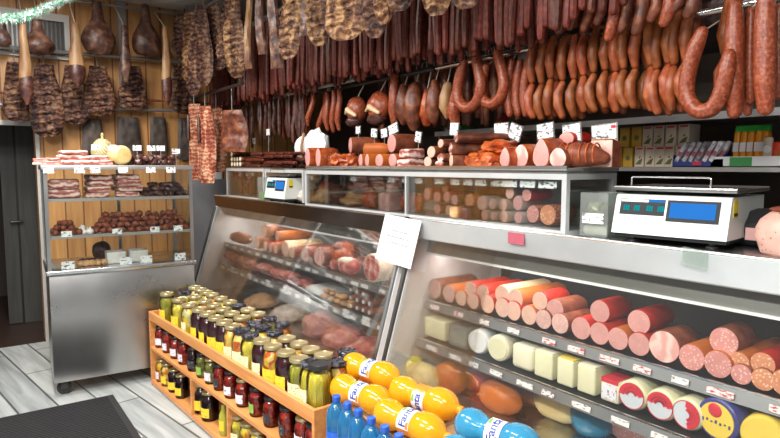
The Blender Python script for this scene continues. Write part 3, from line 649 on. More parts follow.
o = MB().blob((0, 0, .07), (.06, .06, .07), 3, .12).build('smoked_meat_chunk', 'darkmeat', None, cabW(.34, .3, .834)); tag(o, 'big dark meat chunk at back of the cabinet floor', 'meat')
# white paper on the grey panel behind the cabinet
o = MB().box((0, 0, 0), (.006, .26, .24), .002).build('paper_sheet', 'paper', None, onX(209, 169, XW+.0035)+Vector((0, 0, 0))); tag(o, 'white sheet of paper on the grey panel right of the cabinet', 'paper')
o.location.z = 1.45; 

# ------------------------------------------------------------------ refrigerated deli cases
YF = 1.80
def make_case(x0, x1, name_lab, fascia, nlab):
    t = thing('deli_case', name_lab, 'display case', ((x0+x1)/2, 2.0, 0))
    o0 = Vector(((x0+x1)/2, 2.0, 0))
    def B(mb): mb.v = [tuple(Vector(p)-o0) for p in mb.v]; return mb
    B(MB().bb((x0+.03, 1.70, 0), (x1-.03, 2.44, .10))).build('plinth', 'black', t, smooth=False)
    B(MB().prism([(1.60, .10), (2.44, .10), (2.44, .40), (1.575, .40)], x0+.03, x1-.03)).build('base', 'steelx', t, smooth=False)
    B(MB().bb((x0+.03, 1.60, .40), (x1-.03, 2.40, .415))).build('deck', 'steelx', t, smooth=False)
    B(MB().bb((x0+.03, 2.40, .40), (x1-.03, 2.44, 1.22))).build('back_panel', 'darkmetal' if nlab else 'greymetal', t, smooth=False)
    end = [(1.60, .10), (2.44, .10), (2.44, 1.245), (1.795, 1.245), (1.795, 1.145), (1.575, .44)]
    for s, x in ((0, x0), (1, x1-.03)):
        e = B(MB().prism(end, x, x+.03)).build('end_panel', 'white', t, smooth=False)
        a = Vector((x+.015, 1.572, .42)); b = Vector((x+.015, 1.785, 1.143))
        B(MB().tube([a, b], .013, 8, 'flat')).build('corner_post', 'alum' if s else 'darkmetal', e)
    B(MB().bb((x0, 1.80, 1.222), (x1, 2.44, 1.235))).build('counter_top', 'steelx', t, smooth=False)
    B(MB().prism([(1.795, 1.15), (1.80, 1.145), (1.815, 1.145), (1.815, 1.245), (1.785, 1.245), (1.78, 1.24)], x0, x1)).build('fascia', fascia, t, smooth=False)
    B(MB().tube([(x0, 1.785, 1.243), (x1, 1.785, 1.243)], .006, 8, 'flat')).build('fascia_trim', 'alum', t)
    l = B(MB().prism([(1.86, 1.072), (1.866, 1.072), (1.89, 1.145), (1.884, 1.145)], x0+.03, x1-.03)).build('canopy_panel', 'canopy', t, smooth=False)
    B(MB().bb((x0+.03, 1.852, 1.064), (x1-.03, 1.872, 1.073))).build('panel_trim', 'white', l, smooth=False)
    B(MB().tube([(x0+.1, 1.93, 1.10), (x1-.1, 1.93, 1.10)], .013, 8)).build('lamp', 'tube', t)
    # slanted front glass
    B(MB().prism([(1.580, .44), (1.586, .44), (1.803, 1.147), (1.797, 1.147)], x0+.03, x1-.03)).build('front_glass', 'caseglass', t, smooth=False)
    for zi, (z, y) in enumerate(((.827, 1.86), (.645, 1.80))):
        s = B(MB().bb((x0+.035, y, z-.018), (x1-.035, 2.38, z-.006))).build('shelf', 'darkmetal' if nlab else 'steelx', t, smooth=False)
        B(MB().prism([(y-.018, z-.036), (y-.010, z-.036), (y, z+.004), (y-.006, z+.004)], x0+.035, x1-.035)).build('price_rail', 'greymetal', s, smooth=False)
        B(MB().bb((x0+.035, y-.008, z+.003), (x1-.035, y-.002, z+.010))).build('rail_lip', 'alum', s, smooth=False)
        k = 0; x = x0+.12+.05*zi
        while x < x1-.1:
            w_ = R.uniform(.055, .085); red = nlab and R.random() < (.75 if zi == 0 else 0)
            q = MB().box((0, 0, 0), (w_, .0015, .021), T=RX(-.12)).build('price_label', 'striplabelred' if red else 'striplabel', s, Vector((x, y-.0195, z-.017))-o0, smooth=False)
            x += R.uniform(.10, .19); k += 1
    area('case_lamp_light', (-1.80 if nlab else (x0+x1)/2, 1.95, 1.085), (radians(12), 0, 0), .9 if nlab else x1-x0-.2, .05, 3.5 if nlab else 11, (1, .93, .90))
    return t
make_case(-5.12, -2.345, 'left deli case with dark fascia and slanted glass behind the jar shelf', 'dark_reflection', False)
make_case(-2.30, .35, 'right deli case with bright steel fascia and slanted glass full of sausage logs', 'fascia', True)

# white notice hanging from the fascia between the cases
p = onY(397.5, 240.5, 1.742)
t = thing('paper_notice', 'white paper notice hanging where the two deli cases meet', 'notice', p)
t.rotation_euler = (radians(-14), radians(3), 0)
MB().box((0, 0, 0), (.298, .002, .236), .0005).build('sheet', 'notice', t, smooth=False)
mb = MB()
for z, x0, x1 in ((.04, -.06, .06), (.010, -.10, .10), (-.020, -.09, .09)):
    x = x0
    mb = MB()
    while x < x1: w_ = R.uniform(.006, .014); mb.bb((x, -.0022, z), (x+w_, -.0012, z+R.uniform(.005, .008))); x += w_+.004
    mb.build('printed_line', 'ink', t, smooth=False)
p = onY(516, 238.5, 1.779); o = MB().box((0, 0, 0), (.085, .002, .045)).build('tape_piece', 'pinktape', None, p, smooth=False); tag(o, 'dark pink tape piece stuck on the right case fascia', 'tape')
p = onY(694, 258, 1.778); o = MB().box((0, 0, 0), (.075, .001, .055), T=RY(.12)).build('tape_piece', 'tub', None, p, smooth=False); tag(o, 'clear shiny tape patch stuck on fascia below the big scale', 'tape')

# ------------------------------------------------------------------ sausage logs in the right case
def log(name, c, r, L, casing, face, lab, cat, grp, rz=0, tilt=0, sx=1):
    # axis along +y from the cut face at c
    T = RX(-pi/2)
    mb = MB().lathe([(r*.97, 0), (r, .004), (r, L*.55), (r*.99, L-.03), (r*.8, L-.008), (r*.3, L)], 24, T, sx=sx)
    mb.v = [tuple(Vector(p)+Vector((0, 0, .002*noise.noise(Vector(p)*18)))) for p in mb.v]
    o = mb.build(name, casing, None, c, (tilt, 0, rz)); tag(o, lab, cat, grp)
    MB().lathe([(r*.955, .002), (r*.95, -.0025), (r*.5, -.004), (.002, -.004)], 24, T, sx=sx).build('cut_face', face, o); return o
Z1, Z2 = .838, .656
logs = [(434.8, 294, 10, 0, 'casebrown', 'pinkgrey', 'brown-pink'), (448.8, 297, 9, 0, 'caseorange', 'pinkgrey', 'brown-pink'), (470.6, 290, 8.5, 1, 'casered', 'pinkpale', 'pale pink'), (483, 293, 8.7, 1, 'casered', 'pinkpale', 'pale pink'),
 (461, 303.5, 8, 0, 'caseorange', 'pinkpale', 'pale cream'), (473, 306.6, 8.5, 0, 'casered', 'pinkpale', 'pale cream'), (487.6, 310, 9.5, 0, 'casered', 'pinkpale', 'pale pink'), (502.4, 295, 10, 1, 'casecream', 'pinkpale', 'pale cream'),
 (515.6, 299, 10, 1, 'caseorange', 'pinkpale', 'pale cream'), (502.4, 313.5, 10, 0, 'casered', 'pinkpale', 'pink'), (513.5, 318, 10, 0, 'casered', 'pinkpale', 'pink'), (540, 301, 9.5, 1, 'casered', 'pinkpale', 'pink'),
 (555, 310, 11, 1, 'casebrown', 'pink', 'pink'), (529, 321.7, 10, 0, 'caseorange', 'pinkpale', 'pale pink'), (543.5, 326, 10, 0, 'casebrown', 'pinkgrey', 'greyish pink'), (560, 330, 10.5, 0, 'casebrown', 'pinkgrey', 'greyish pink'),
 (600, 311.5, 11.5, 1, 'casered', 'pink', 'pink'), (581, 333, 11.5, 0, 'casered', 'pink', 'pink'), (599.5, 338, 11.5, 0, 'casered', 'pink', 'pink'), (618, 343, 11.5, 0, 'caseorange', 'pink', 'pink'),
 (639, 322, 12.5, 1, 'casered', 'pink', 'deep pink'), (639, 348, 12, 0, 'casered', 'pink', 'pink'), (664, 352, 16.5, 0, 'casebrown', 'cookedham', 'marbled pink'), (691.4, 364, 13.5, 0, 'caseorange', 'pinkcoarse', 'coarse pink'),
 (724, 341.5, 14.5, 1, 'casebrown', 'pinkcoarse', 'coarse red'), (717.6, 370, 14, 0, 'caseorange', 'pinkcoarse', 'coarse pink'), (739, 362, 10.5, 1, 'caseorange', 'brawn', 'orange speckled'), (763, 364, 12, 1, 'casered', 'brawn', 'orange speckled'),
 (741, 381, 10.5, 0, 'casebrown', 'pinkcoarse', 'coarse pink'), (763, 383, 11.5, 0, 'casebrown', 'brawn', 'orange speckled'), (786, 378, 14, 0, 'caseorange', 'brawn', 'orange speckled')]
cn = {'casered': 'red', 'caseorange': 'orange', 'casebrown': 'brown', 'casecream': 'cream', 'casegrey': 'grey'}
order = {L: sorted([i for i, q in enumerate(logs) if q[3] == L], key=lambda i: logs[i][0]) for L in (0, 1)}
for i, (px, py, r, up, cs, fc, cl) in enumerate(logs):
    p = onY(px, py, 1.885 if not up else 1.90); rr = pix(r, p)*1.0
    if not up: p.z = Z1+rr
    lab = '%s log in %s casing, %s from left in %s layer of right case' % (cl, cn[cs], od(order[up].index(i)), 'upper' if up else 'lower')
    log('sausage_log', p, rr, (R.uniform(.26, .31) if px < 530 else R.uniform(.15, .20)) if px < 680 else (.14 if px == 724 else R.uniform(.24, .30)), cs, fc, lab, 'sausage', 'sausage logs in the right case', rz=R.uniform(-.03, .03))
# one more upper log lying a little behind the pair over the middle
# ------------------------------------------------------------------ cheese shelf, right case
def shelfpt(px, Y=1.835): q = onY(px, 340, Y); q.z = Z2; return q
def pxw(n, p, Y=1.835): return abs(onY(390+n/2+p, 300, Y).x-onY(390-n/2+p, 300, Y).x)
def cheeseblock(px, wpx, h, mat, lab, top=None, film=True, bev=.008):
    c = shelfpt(px); w_ = abs(onY(px+wpx/2, 350, 1.83).x-onY(px-wpx/2, 350, 1.83).x)*.92; d = .14
    o = MB().box((0, d/2, h/2), (w_, d, h), bev, seg=3).build('cheese_block', mat, None, c); tag(o, lab, 'cheese', 'cheeses on the right case shelf')
    if top: MB().box((0, d/2, h+.001), (w_*.93, d*.93, .004), .001).build('rind', top, o)
    return o
cheeseblock(434, 22, .095, 'cheese', 'pale green-white cheese block at the left end of the cheese shelf')
t = thing('cheese_tub', 'clear plastic tub of white cheese, second from left on the cheese shelf', 'tub', shelfpt(457.5))
mb = MB()
for a, b in (((-.055, 0, 0), (.055, .16, .004)), ((-.06, -.0, 0), (.06, .004, .10)), ((-.06, .156, 0), (.06, .16, .10)), ((-.06, .004, 0), (-.056, .156, .10)), ((.056, .004, 0), (.06, .156, .10))): mb.bb(a, b)
mb.build('tub', 'tub', t, smooth=False); MB().box((0, .08, .035), (.105, .145, .06), .01).build('cheese', 'cheesecream', t)
MB().box((0, .08, .092), (.12, .15, .006), .002, T=RX(.08)).build('lid', 'tub', t)
def wheel(px, r, dpt, mat, lab, name='round_cheese', face=None, tilt=0, rz=0, rimmat=None):
    c = shelfpt(px); c.z += r
    o = MB().lathe([(r*.90, 0), (r*.97, .004), (r, .014), (r, dpt-.014), (r*.95, dpt-.003), (r*.8, dpt)], 32, RX(-pi/2)).build(name, mat, None, c, (tilt, 0, rz)); tag(o, lab, 'cheese', 'cheeses on the right case shelf')
    return o
wheel(478, .056, .09, 'cheesewhite', 'white plastic round tub standing on edge, left part of cheese shelf', 'round_tub', rz=.25)
MB().lathe([(.048, -.004), (.046, -.006), (.003, -.006)], 24, RX(-pi/2)).build('lid', 'cheesewhite', [o for o in bpy.data.objects if o.name.startswith('round_tub')][0])
o = wheel(498, .058, .10, 'cheesecream', 'cream-coloured round cheese wrapped in film, between white tub and soft block', rz=.15)
MB().lathe([(.048, -.001), (.046, -.004), (.003, -.003)], 24, RX(-pi/2)).build('cut_face', 'cheese', o)
cheeseblock(521.5, 23, .105, 'cheesecream', 'cream cheese block with soft round edges, third block from left', bev=.02)
cheeseblock(543.5, 20, .105, 'cheese', 'pale cheese block with a tan top, left of the yellow-topped block', 'cheesecream')
cheeseblock(565.5, 18, .105, 'cheese', 'pale cheese block with a deep yellow top', 'cheeseyellow')
cheeseblock(587, 20, .105, 'cheese', 'pale cheese block with film-wrapped white top beside the labelled packet', 'cheesecream')
o = cheeseblock(611, 20, .085, 'cheesecream', 'small cheese packet with white-blue label and red top edge', None)
w_ = abs(onY(621, 350, 1.83).x-onY(601, 350, 1.83).x)*.92
MB().bb((-w_*.4, -.002, .012), (w_*.4, -.0005, .066)).build('label', 'whitelabel', o, smooth=False); MB().bb((-w_*.46, -.002, .070), (w_*.46, .10, .0865)).build('red_band', 'redprint', o, smooth=False)
for i, (px, rz) in enumerate(((634, .05), (663, .0), (690, -.06))):
    r = .053
    o = wheel(px, r, .14, 'cheese', 'yellow-white cheese wheel with round red and white label, %s of three' % ('left', 'middle', 'right')[i] if False else 'pale cheese wheel with red and white round label, %s of the three' % ('leftmost', 'middle', 'rightmost')[i], rz=rz)
    f = MB().lathe([(r*.84, -.001), (r*.82, -.004), (.003, -.004)], 28, RX(-pi/2)).build('label', 'greyprint', o)
    mb = MB()
    for k in range(9):
        a = radians((20, 12, -70)[i]+k*19)
        mb.box((cos(a)*r*.66, -.0052, sin(a)*r*.66), (.013, .001, .020), T=RY(-a+pi/2))
    for k in range(7):
        a = radians((20, 12, -70)[i]+10+k*22); mb.box((cos(a)*r*.34, -.0052, sin(a)*r*.34), (.010, .001, .012), T=RY(-a+pi/2))
    mb.build('red_print', 'redprint', f, smooth=False)
    mb = MB(); mb.lathe([(r*.86, -.0055), (r*.82, -.0055), (r*.82, -.003), (r*.86, -.003)], 28, RX(-pi/2), cap=False); mb.build('label_rim', 'redprint', f)
r = .068
o = wheel(721, r, .07, 'blueprint', 'dark blue and yellow wrapped cheese wheel near the right end', rz=-.12)
f = MB().lathe([(r*.80, -.001), (r*.79, -.004), (.003, -.004)], 32, RX(-pi/2)).build('label', 'cheeseyellow', o)
MB().lathe([(.022, -.0045), (.020, -.006), (.003, -.006)], 16, TR(-.005, 0, .03) @ RX(-pi/2)).build('emblem', 'redprint', f)
mb = MB()
for k in range(7): mb.box((-.042+k*.014, -.0050, -.008+.003*(k % 2)), (.006, .001, .011-.003*(k % 3)), T=RY(.15*(k % 2)))
mb.build('dark_print', 'blueprint', f, smooth=False)
o = MB().box((0, .07, .03), (.12, .13, .05), .012).build('cheese_packet', 'blueprint', None, shelfpt(745, 1.92)+Vector((0.0, .02, 0))); tag(o, 'dark blue cheese packet lying behind the blue and yellow wheel', 'cheese')
MB().box((0, .07, .056), (.09, .10, .003)).build('yellow_band', 'cheeseyellow', o)
o = wheel(768, .062, .12, 'cheeseyellow', 'bright yellow waxed cheese wheel at the right end of the shelf', rz=.1)
# packed meats in the well of the right case
well = [(425, 382, .17, .10, .05, 'yellowfat', 'pale pink packed meat at left end of the right case well', .1), (450, 384, .14, .10, .055, 'caseorange', 'orange packed sausage near the left end of the right case well', .5), (474, 380, .17, .09, .06, 'casered', 'bright red-orange packed sausage in the right case well', .25), (492, 366, .16, .1, .05, 'pepper', 'yellow pack lying behind the red one in the right case well', -.3),
        (500, 402, .18, .09, .05, 'caseorange', 'long orange packed sausage in front part of the right case well', .1), (533, 396, .2, .10, .06, 'casebrown', 'brown packed sausage in middle of the right case well', .2), (560, 410, .2, .12, .055, 'yellowfat', 'yellow-brown vacuum pack in middle of the right case well', .1), (592, 424, .15, .12, .05, 'skyblue', 'pale blue pack in the right case well below the cheese', .2), (632, 430, .24, .12, .06, 'pinkcoarse', 'pink meat pack in right part of the case well', .0),
        (410, 372, .15, .09, .05, 'pepper', 'yellow pack lying furthest left at the back of the right case well', .4), (515, 384, .17, .09, .06, 'casered', 'dark red packed sausage at the back of the right case well', .1), (548, 392, .17, .09, .05, 'caseorange', 'orange pack at the back below the cheese blocks', .2), (578, 408, .18, .09, .05, 'yellowfat', 'yellow pack at the back below the labelled cheese packet', .1)]
for i, (px, py, w_, d, h, mt, lab, rz) in enumerate(well):
    p = onZ(px, py, .46); p.y = max(1.72, min(p.y, 2.2)); p = onY(px, py, p.y); p.z = .416
    o = MB().blob((0, 0, h*1.35), (w_*.62, d*.72, h*1.45), i*2, .12, 1.4, 3).build('packed_meat', mt, None, p, (0, 0, rz)); tag(o, lab, 'meat', 'packs in the right case well')
    MB().tube([(-w_*.55, 0, h), (-w_*.68, 0, h*.9)], .008, 6).build('pack_end', mt, o)

# ------------------------------------------------------------------ contents of the left case
ll = [(257, 241.5, 6.5, 0, 'casebrown', 'pinkpale', 1), (264, 231.5, 6.5, 1, 'casebrown', 'pinkpale', 1), (265.5, 244, 5, 0, 'casered', 'pinkpale', .8), (270.5, 245, 5, 0, 'caseorange', 'pinkpale', .8), (277, 236, 5, 1, 'caseorange', 'pinkpale', .7), (275.5, 247, 5, 0, 'casebrown', 'pinkpale', .9), (285, 244, 8, 0, 'casecream', 'pinkpale', 1), (292, 250, 6, 0, 'casebrown', 'pinkpale', 1), (305, 252, 8, 0, 'casebrown', 'pinkgrey', 1), (319, 254.5, 9.5, 0, 'casebrown', 'cookedham', 1.15), (332, 261, 5, 0, 'casebrown', 'rawham', 1)]
ordl = {L: sorted([i for i, q in enumerate(ll) if q[3] == L], key=lambda i: ll[i][0]) for L in (0, 1)}
for i, (px, py, r, up, cs, fc, sx) in enumerate(ll):
    p = onY(px, py, 1.885); rr = pix(r, p)
    if not up: p.z = Z1+rr
    nmx = {'pinkpale': 'pale pink', 'pinkgrey': 'greyish pink', 'cookedham': 'marbled pink', 'rawham': 'dark red'}[fc]
    log('meat_roll', p, rr, .3, cs, fc, '%s cut meat roll, %s from left in %s layer of left case' % (nmx, od(ordl[up].index(i)), 'upper' if up else 'lower'), 'meat', 'meat rolls in the left case', sx=sx)
p = onY(241, 240, 1.90); p.z = Z1+.05
o = MB().tube([(-.11, 0, 0), (-.04, 0, .004), (.04, 0, 0), (.11, 0, -.004)], [.040, .05, .05, .040], 14).build('meat_roll', 'casebrown', None, p, (0, 0, .15)); tag(o, 'whole brown meat roll lying sideways at left end of the left case', 'meat')
MB().tube([(.115, 0, 0), (.15, 0, 0)], .012, 8).build('tied_end', 'rope', o)
for i, (px, py, w_, h, d, mt, lab) in enumerate([(343, 252, .10, .09, .16, 'redmeat', 'orange-red smoked ham piece in the left case beside the raw ham'), (349, 263, .12, .055, .14, 'rawham', 'raw red ham piece with white fat streaks in the left case')]):
    p = onY(px, py, 1.90 if i else 1.98); p.z = Z1
    o = MB().blob((0, 0, h*.9), (w_*.62, d*.5, h), i+3, .18, 1.6, 3, flat=.9).build('ham_piece', mt, None, p); tag(o, lab, 'ham')
    MB().blob((0, -.02, h*1.55), (w_*.45, d*.36, h*.4), i+8, .1, 1.6, 2).build('fat_layer', 'fat' if i else 'casebrown', o)
p = onY(371.5, 266, 1.875); p.z = Z1+.078
o = MB().lathe([(.080, 0), (.083, .006), (.083, .08), (.06, .13), (.01, .14)], 24, RX(-pi/2), sx=1.05).build('raw_ham_half', 'fat', None, p); tag(o, 'raw ham half with red cut face and white fat rim beside the notice', 'ham')
MB().lathe([(.073, .001), (.072, -.004), (.003, -.006)], 24, RX(-pi/2), sx=1.05).build('cut_face', 'rawham', o)
pz = None
for i in range(54):
    px = 229+ (i % 18)*4.6+R.uniform(-1, 1); L = i//18
    p = onY(px, 270, 1.83+.055*(2-L) if L < 2 else 1.86); p.z = Z2+(.0 if L < 2 else .034); p.x = max(p.x, -5.0+.01*(i % 5))
    if L == 2 and i % 18 > 14: continue
    if pz is None:
        pz = MB().blob((0, 0, .025), (.045, .04, .026), 5, .3, 1.8, 2, flat=.95).build('fresh_meat_piece', 'choppedmeat', None, p); tag(pz, 'small fresh red meat piece in the heap on left case lower shelf', 'meat', 'fresh meat pieces on left case lower shelf')
    else: dup(pz, p, (0, 0, R.uniform(0, 6)), scale=R.uniform(.8, 1.25))
p = onY(314, 293, 1.83); p.z = Z2
t = thing('white_tray', 'shallow white tray holding pale slices on left case lower shelf', 'tray', p); MB().box((0, .11, .018), (.26, .22, .036), .012).build('tray', 'cheesewhite', t); MB().box((0, .11, .040), (.22, .18, .012), .005).build('slices', 'garlic', t)
pb = None
for i in range(14):
    p = onY(326+(i % 5)*6.2+R.uniform(-1, 1), 300, 1.83+.06*((i//5) % 2)+.02*(i//10)); p.z = Z2+(.03 if i >= 10 else 0)
    if pb is None: pb = MB().blob((0, 0, .017), (.032, .027, .018), 2, .12, 2, 2).build('stuffed_piece', 'bun', None, p); tag(pb, 'small brown stuffed piece in the heap right of the white tray', 'meat', 'brown stuffed pieces in the left case')
    else: dup(pb, p, (0, 0, R.uniform(0, 6)), scale=R.uniform(.85, 1.15))
ps = None
for i in range(11):
    a, b = i % 4, i//4
    p = onY(353+a*6.2, 306, 1.83+.03*b); p.z = Z2+.022+.036*b
    if ps is None:
        ps = MB().tube([(0, 0, 0), (0, .07, .004), (0, .14, 0)], .0185, 10).build('short_sausage', 'casebrown', None, p); tag(ps, 'short sausage with pale cut end stacked by right end of left case', 'sausage', 'short stacked sausages in the left case')
        MB().lathe([(.013, -.0165), (.012, -.0182), (.002, -.0186)], 12, RX(-pi/2)).build('cut_end', 'garlic', ps)
    else: dup(ps, p, (0, 0, R.uniform(-.1, .1)))
for i, px in enumerate((233, 250, 268, 286, 307, 325, 346, 366)):
    p = onY(px, 290, 1.775); p.z = .615
    place_tag(p, 0, 'white price tag on the lower shelf of left case, %s from the left' % od(i), 'price tags on left case lower shelf', w=.075, h=.05)
lw = [(262, 303, .2, .055, 'bun', 'tan meat slab at left of the left case well'), (290, 311, .22, .06, 'casegrey', 'pale brown meat slab in middle of the left case well'), (322, 320, .22, .085, 'pinkcoarse', 'big pink meat piece in the left case well under the white tray'), (345, 326, .2, .07, 'choppedmeat', 'red meat piece right of the big pink one in the left case well'), (366, 335, .18, .06, 'choppedmeat', 'red meat piece at right end of the left case well')]
for i, (px, py, w_, h, mt, lab) in enumerate(lw):
    p = onY(px, py, 1.82); p.z = .416
    o = MB().blob((0, 0, h*.8), (w_*.62, .14, h*1.0), i+11, .2, 1.6, 3, flat=.8).build('meat_piece', mt, None, p); tag(o, lab, 'meat', 'meat in the left case well')

# ------------------------------------------------------------------ glass vitrines on the counter
def vitrine(xa, xb, ya, yb, z0, z1, lab, cards, glassed=True, mull=None):
    c = Vector(((xa+xb)/2, (ya+yb)/2, z0)); t = thing('glass_vitrine', lab, 'display case', c, 0, 'glass vitrines on the counter')
    L = (xb-xa)/2; D = (yb-ya)/2; H = z1-z0; b = .022
    if glassed: MB().bb((-L, -D, 0), (L, D, .018)).build('base', 'vframe', t, smooth=False)
    MB().bb((-L, -D, H-.008), (L, D, H)).build('top_glass', 'shelfglass', t, smooth=False)
    mb = MB()
    for y in (-D, D-b):
        mb.bb((-L, y, H-b-.008), (L, y+b, H-.008))
        for x in ((-L, L-b)+((mull-c.x-b/2,) if (mull and y < 0) else ())): mb.bb((x, y, .018), (x+(b if x in (-L, L-b) else b*.5), y+b, H-b-.008))
    for x in (-L, L-b): mb.bb((x, -D+b, H-b-.008), (x+b, D-b, H-.008))
    mb.build('frame', 'vframe', t, smooth=False)
    if glassed:
        MB().bb((-L+b, -D+.004, .018), (L-b, -D+.009, H-b-.008)).build('front_glass', 'glass', t, smooth=False)
        MB().bb((L-.009, -D+b, .018), (L-.004, D-b, H-b-.008)).build('side_glass', 'glass', t, smooth=False)
        MB().bb((-L+.004, -D+b, .018), (-L+.009, D-b, H-b-.008)).build('side_glass', 'glass', t, smooth=False)
    if glassed: MB().bb((-L+b, D-.012, .018), (L-b, D-.004, H-b-.008)).build('back_panel', 'backpale', t, smooth=False)
    for px, w_ in cards:
        p = onY(px, 180, ya+.03); MB().box((0, 0, 0), (w_, .002, .028)).build('price_card', 'tag', t, Vector((p.x-c.x, -D+.028, H-.052)), smooth=False)
    return t
VZ0, VZ1 = 1.235, 1.478
vitrine(-4.97, -4.18, 1.84, 2.16, VZ0, VZ1+.01, 'small glass vitrine with dark frame at far end of the counter', [(230, .05), (240, .05), (247, .05), (253, .04)])
vitrine(-4.16, -3.54, 1.84, 2.16, VZ0, VZ1+.005, 'open steel frame stand on the counter behind the small far scale', [], glassed=False)
vitrine(-3.52, -1.415, 1.84, 2.16, VZ0, VZ1, 'long glass vitrine on the counter full of smoked meat and sausage pieces', [(311, .06), (353, .06), (391, .06), (405, .05), (419, .055), (439, .06), (455, .06), (468, .06), (481, .07), (498, .08), (511, .07), (528, .08), (548, .09)], mull=-2.41)
# pieces in the vitrines
VB = VZ0+.020
pv = None
for i in range(22):
    p = onY(229+(i % 8)*3.3, 190, 1.94+.05*((i//8) % 2)); p.z = VB+.055*(i//8)*.6; p.x = max(p.x, -4.89+.012*(i % 4))
    if pv is None:
        pv = MB().tube([(0, 0, .02), (0, .0, .07), (.004, .0, .11)], [.018, .022, .015], 8).build('small_sausage', 'casebrown', None, p); tag(pv, 'small brown sausage standing in the far glass vitrine', 'sausage', 'small sausages in the far vitrine')
    else: dup(pv, p, (R.uniform(-.3, .3), R.uniform(-.4, .4), R.uniform(0, 6)), scale=R.uniform(.8, 1.1))
sm = [(306, 207, .14, .045, .10, 'casegrey', 'pale pink'), (313, 198, .13, .05, .10, 'casebrown', 'pinkish'), (324, 205, .15, .06, .10, 'bun', 'tan'), (340, 206, .16, .05, .10, 'smoked', 'dark brown'), (337, 192, .12, .055, .10, 'smoked', 'dark brown'), (327, 188, .12, .06, .10, 'redmeat', 'orange brown'),
      (357, 188, .16, .055, .10, 'smoked', 'dark'), (358, 197, .16, .055, .10, 'bun', 'golden'), (372, 191, .15, .07, .10, 'smoked', 'black-brown'), (373, 205, .15, .06, .10, 'redmeat', 'red brown'), (385, 190, .12, .07, .10, 'fatstick', 'golden'), (384, 206, .10, .05, .10, 'smoked', 'brown'), (352, 208, .18, .035, .10, 'bun', 'flat golden'), (318, 210, .16, .03, .10, 'bun', 'flat golden')]
vsort = sorted(range(len(sm)), key=lambda i: sm[i][0])
for i, (px, py, w_, h, d, mt, cl) in enumerate(sm):
    p = onY(px, py, 1.93 if py > 200 else 1.97); p.z = max(VB+h*.8, p.z)
    o = MB().blob((0, 0, 0), (w_*.52, d*.6, h*.9), i+20, .22, 1.5, 3, flat=.9).build('smoked_meat_piece', mt, None, p, (0, 0, R.uniform(-.3, .3))); tag(o, '%s smoked meat piece, %s from left in left half of the long vitrine' % (cl, od(vsort.index(i))), 'meat', 'smoked meat in the long vitrine')
o = MB().box((0, 0, .05), (.10, .10, .10), .012).build('ham_block', 'cookedham', None, onY(390, 213, 1.90)*1+Vector((0, 0, 0))); o.location.z = VB; tag(o, 'pink ham block standing left of the vitrine mullion', 'ham')
o = MB().blob((0, 0, .09), (.045, .06, .085), 3, .12).build('ham_piece', 'pinkpale', None, onY(394, 200, 2.0)); o.location.z = VB+.0; tag(o, 'pale ham piece standing behind the vitrine mullion', 'ham')
def vroll(px, py, r, L, cs, fc, lab, rz=0, sx=1, Y=1.90):
    p = onY(px, py, Y); rr = pix(r, p); p.z = max(p.z, VB+rr); p.z = min(p.z, VZ1-.04-rr)
    return log('sausage_piece', p, rr, L, cs, fc, lab, 'sausage', 'sausage pieces in the long vitrine', rz=rz, sx=sx)
vr = [(427, 194, 6.2, .16, 'casered', 'pinkcoarse', 'dark pink'), (437, 197, 5.5, .18, 'casered', 'pinkcoarse', 'reddish'), (447, 197, 5.5, .18, 'casered', 'pinkcoarse', 'reddish'), (437.5, 209, 5, .18, 'casebrown', 'pinkcoarse', 'reddish'), (444.5, 187.5, 5, .17, 'casered', 'salami', 'dark red'), (449, 210, 5.2, .18, 'casebrown', 'pinkgrey', 'brown'),
      (454.5, 200, 5.4, .18, 'casebrown', 'pinkgrey', 'pinkish brown'), (469.5, 200.5, 7, .16, 'caseorange', 'brawn', 'orange'), (482, 203, 7.3, .18, 'casegrey', 'pinkgrey', 'grey'), (492.5, 204, 5.3, .18, 'casegrey', 'pinkgrey', 'grey'), (503, 205, 6.2, .18, 'casegrey', 'pinkgrey', 'pale grey'), (510, 193, 6, .16, 'casebrown', 'pinkgrey', 'brown'),
      (484.5, 215, 5.2, .18, 'casegrey', 'pink', 'grey'), (493.5, 216, 4.4, .18, 'casegrey', 'pinkgrey', 'grey'), (504, 217, 6, .18, 'casegrey', 'pinkgrey', 'grey'), (518, 203, 7.5, .18, 'casegrey', 'pink', 'pink and white'), (518.5, 217.5, 6, .18, 'casegrey', 'pink', 'pink and white'), (527, 195, 6.5, .15, 'casered', 'pinkcoarse', 'dark pink'), (533, 214, 9, .17, 'salami', 'pinkcoarse', 'speckled pink'), (548, 215, 10.5, .15, 'salami', 'brawn', 'orange speckled')]
vo_ = sorted(range(len(vr)), key=lambda i: vr[i][0])
for i, (px, py, r, L, cs, fc, cl) in enumerate(vr):
    vroll(px, py, r, L, cs, fc, '%s cut sausage piece, %s from left in right half of the long vitrine' % (cl, od(vo_.index(i))), sx=R.uniform(.85, 1))
o = MB().tube([(-.07, 0, 0), (0, 0, .006), (.07, 0, 0)], [.022, .027, .022], 12).build('sausage_piece', 'caseorange', None, onY(492, 190, 2.0)); tag(o, 'orange sausage lying sideways on top of the grey rolls in vitrine', 'sausage', 'sausage pieces in the long vitrine')
MB().lathe([(.02, 0), (.019, .003), (.002, .004)], 12, TR(.088, 0, 0) @ RY(pi/2)).build('cut_face', 'brawn', o)
p = onY(411, 205, 1.90); p.z = VB
for k in range(4):
    o = MB().tube([(0, 0, .028), (0, 0, .06), (0, .01, .085)], [.021, .023, .018], 10).build('small_sausage', 'redmeat', None, p+Vector((-.06+k*.042, 0, 0))); tag(o, 'short reddish sausage, %s from left in the group of four by the mullion' % od(k), 'sausage', 'group of four short sausages in the vitrine')
    MB().lathe([(.006, .098), (.003, .108), (.001, .11)], 8).build('tied_end', 'rope', o)
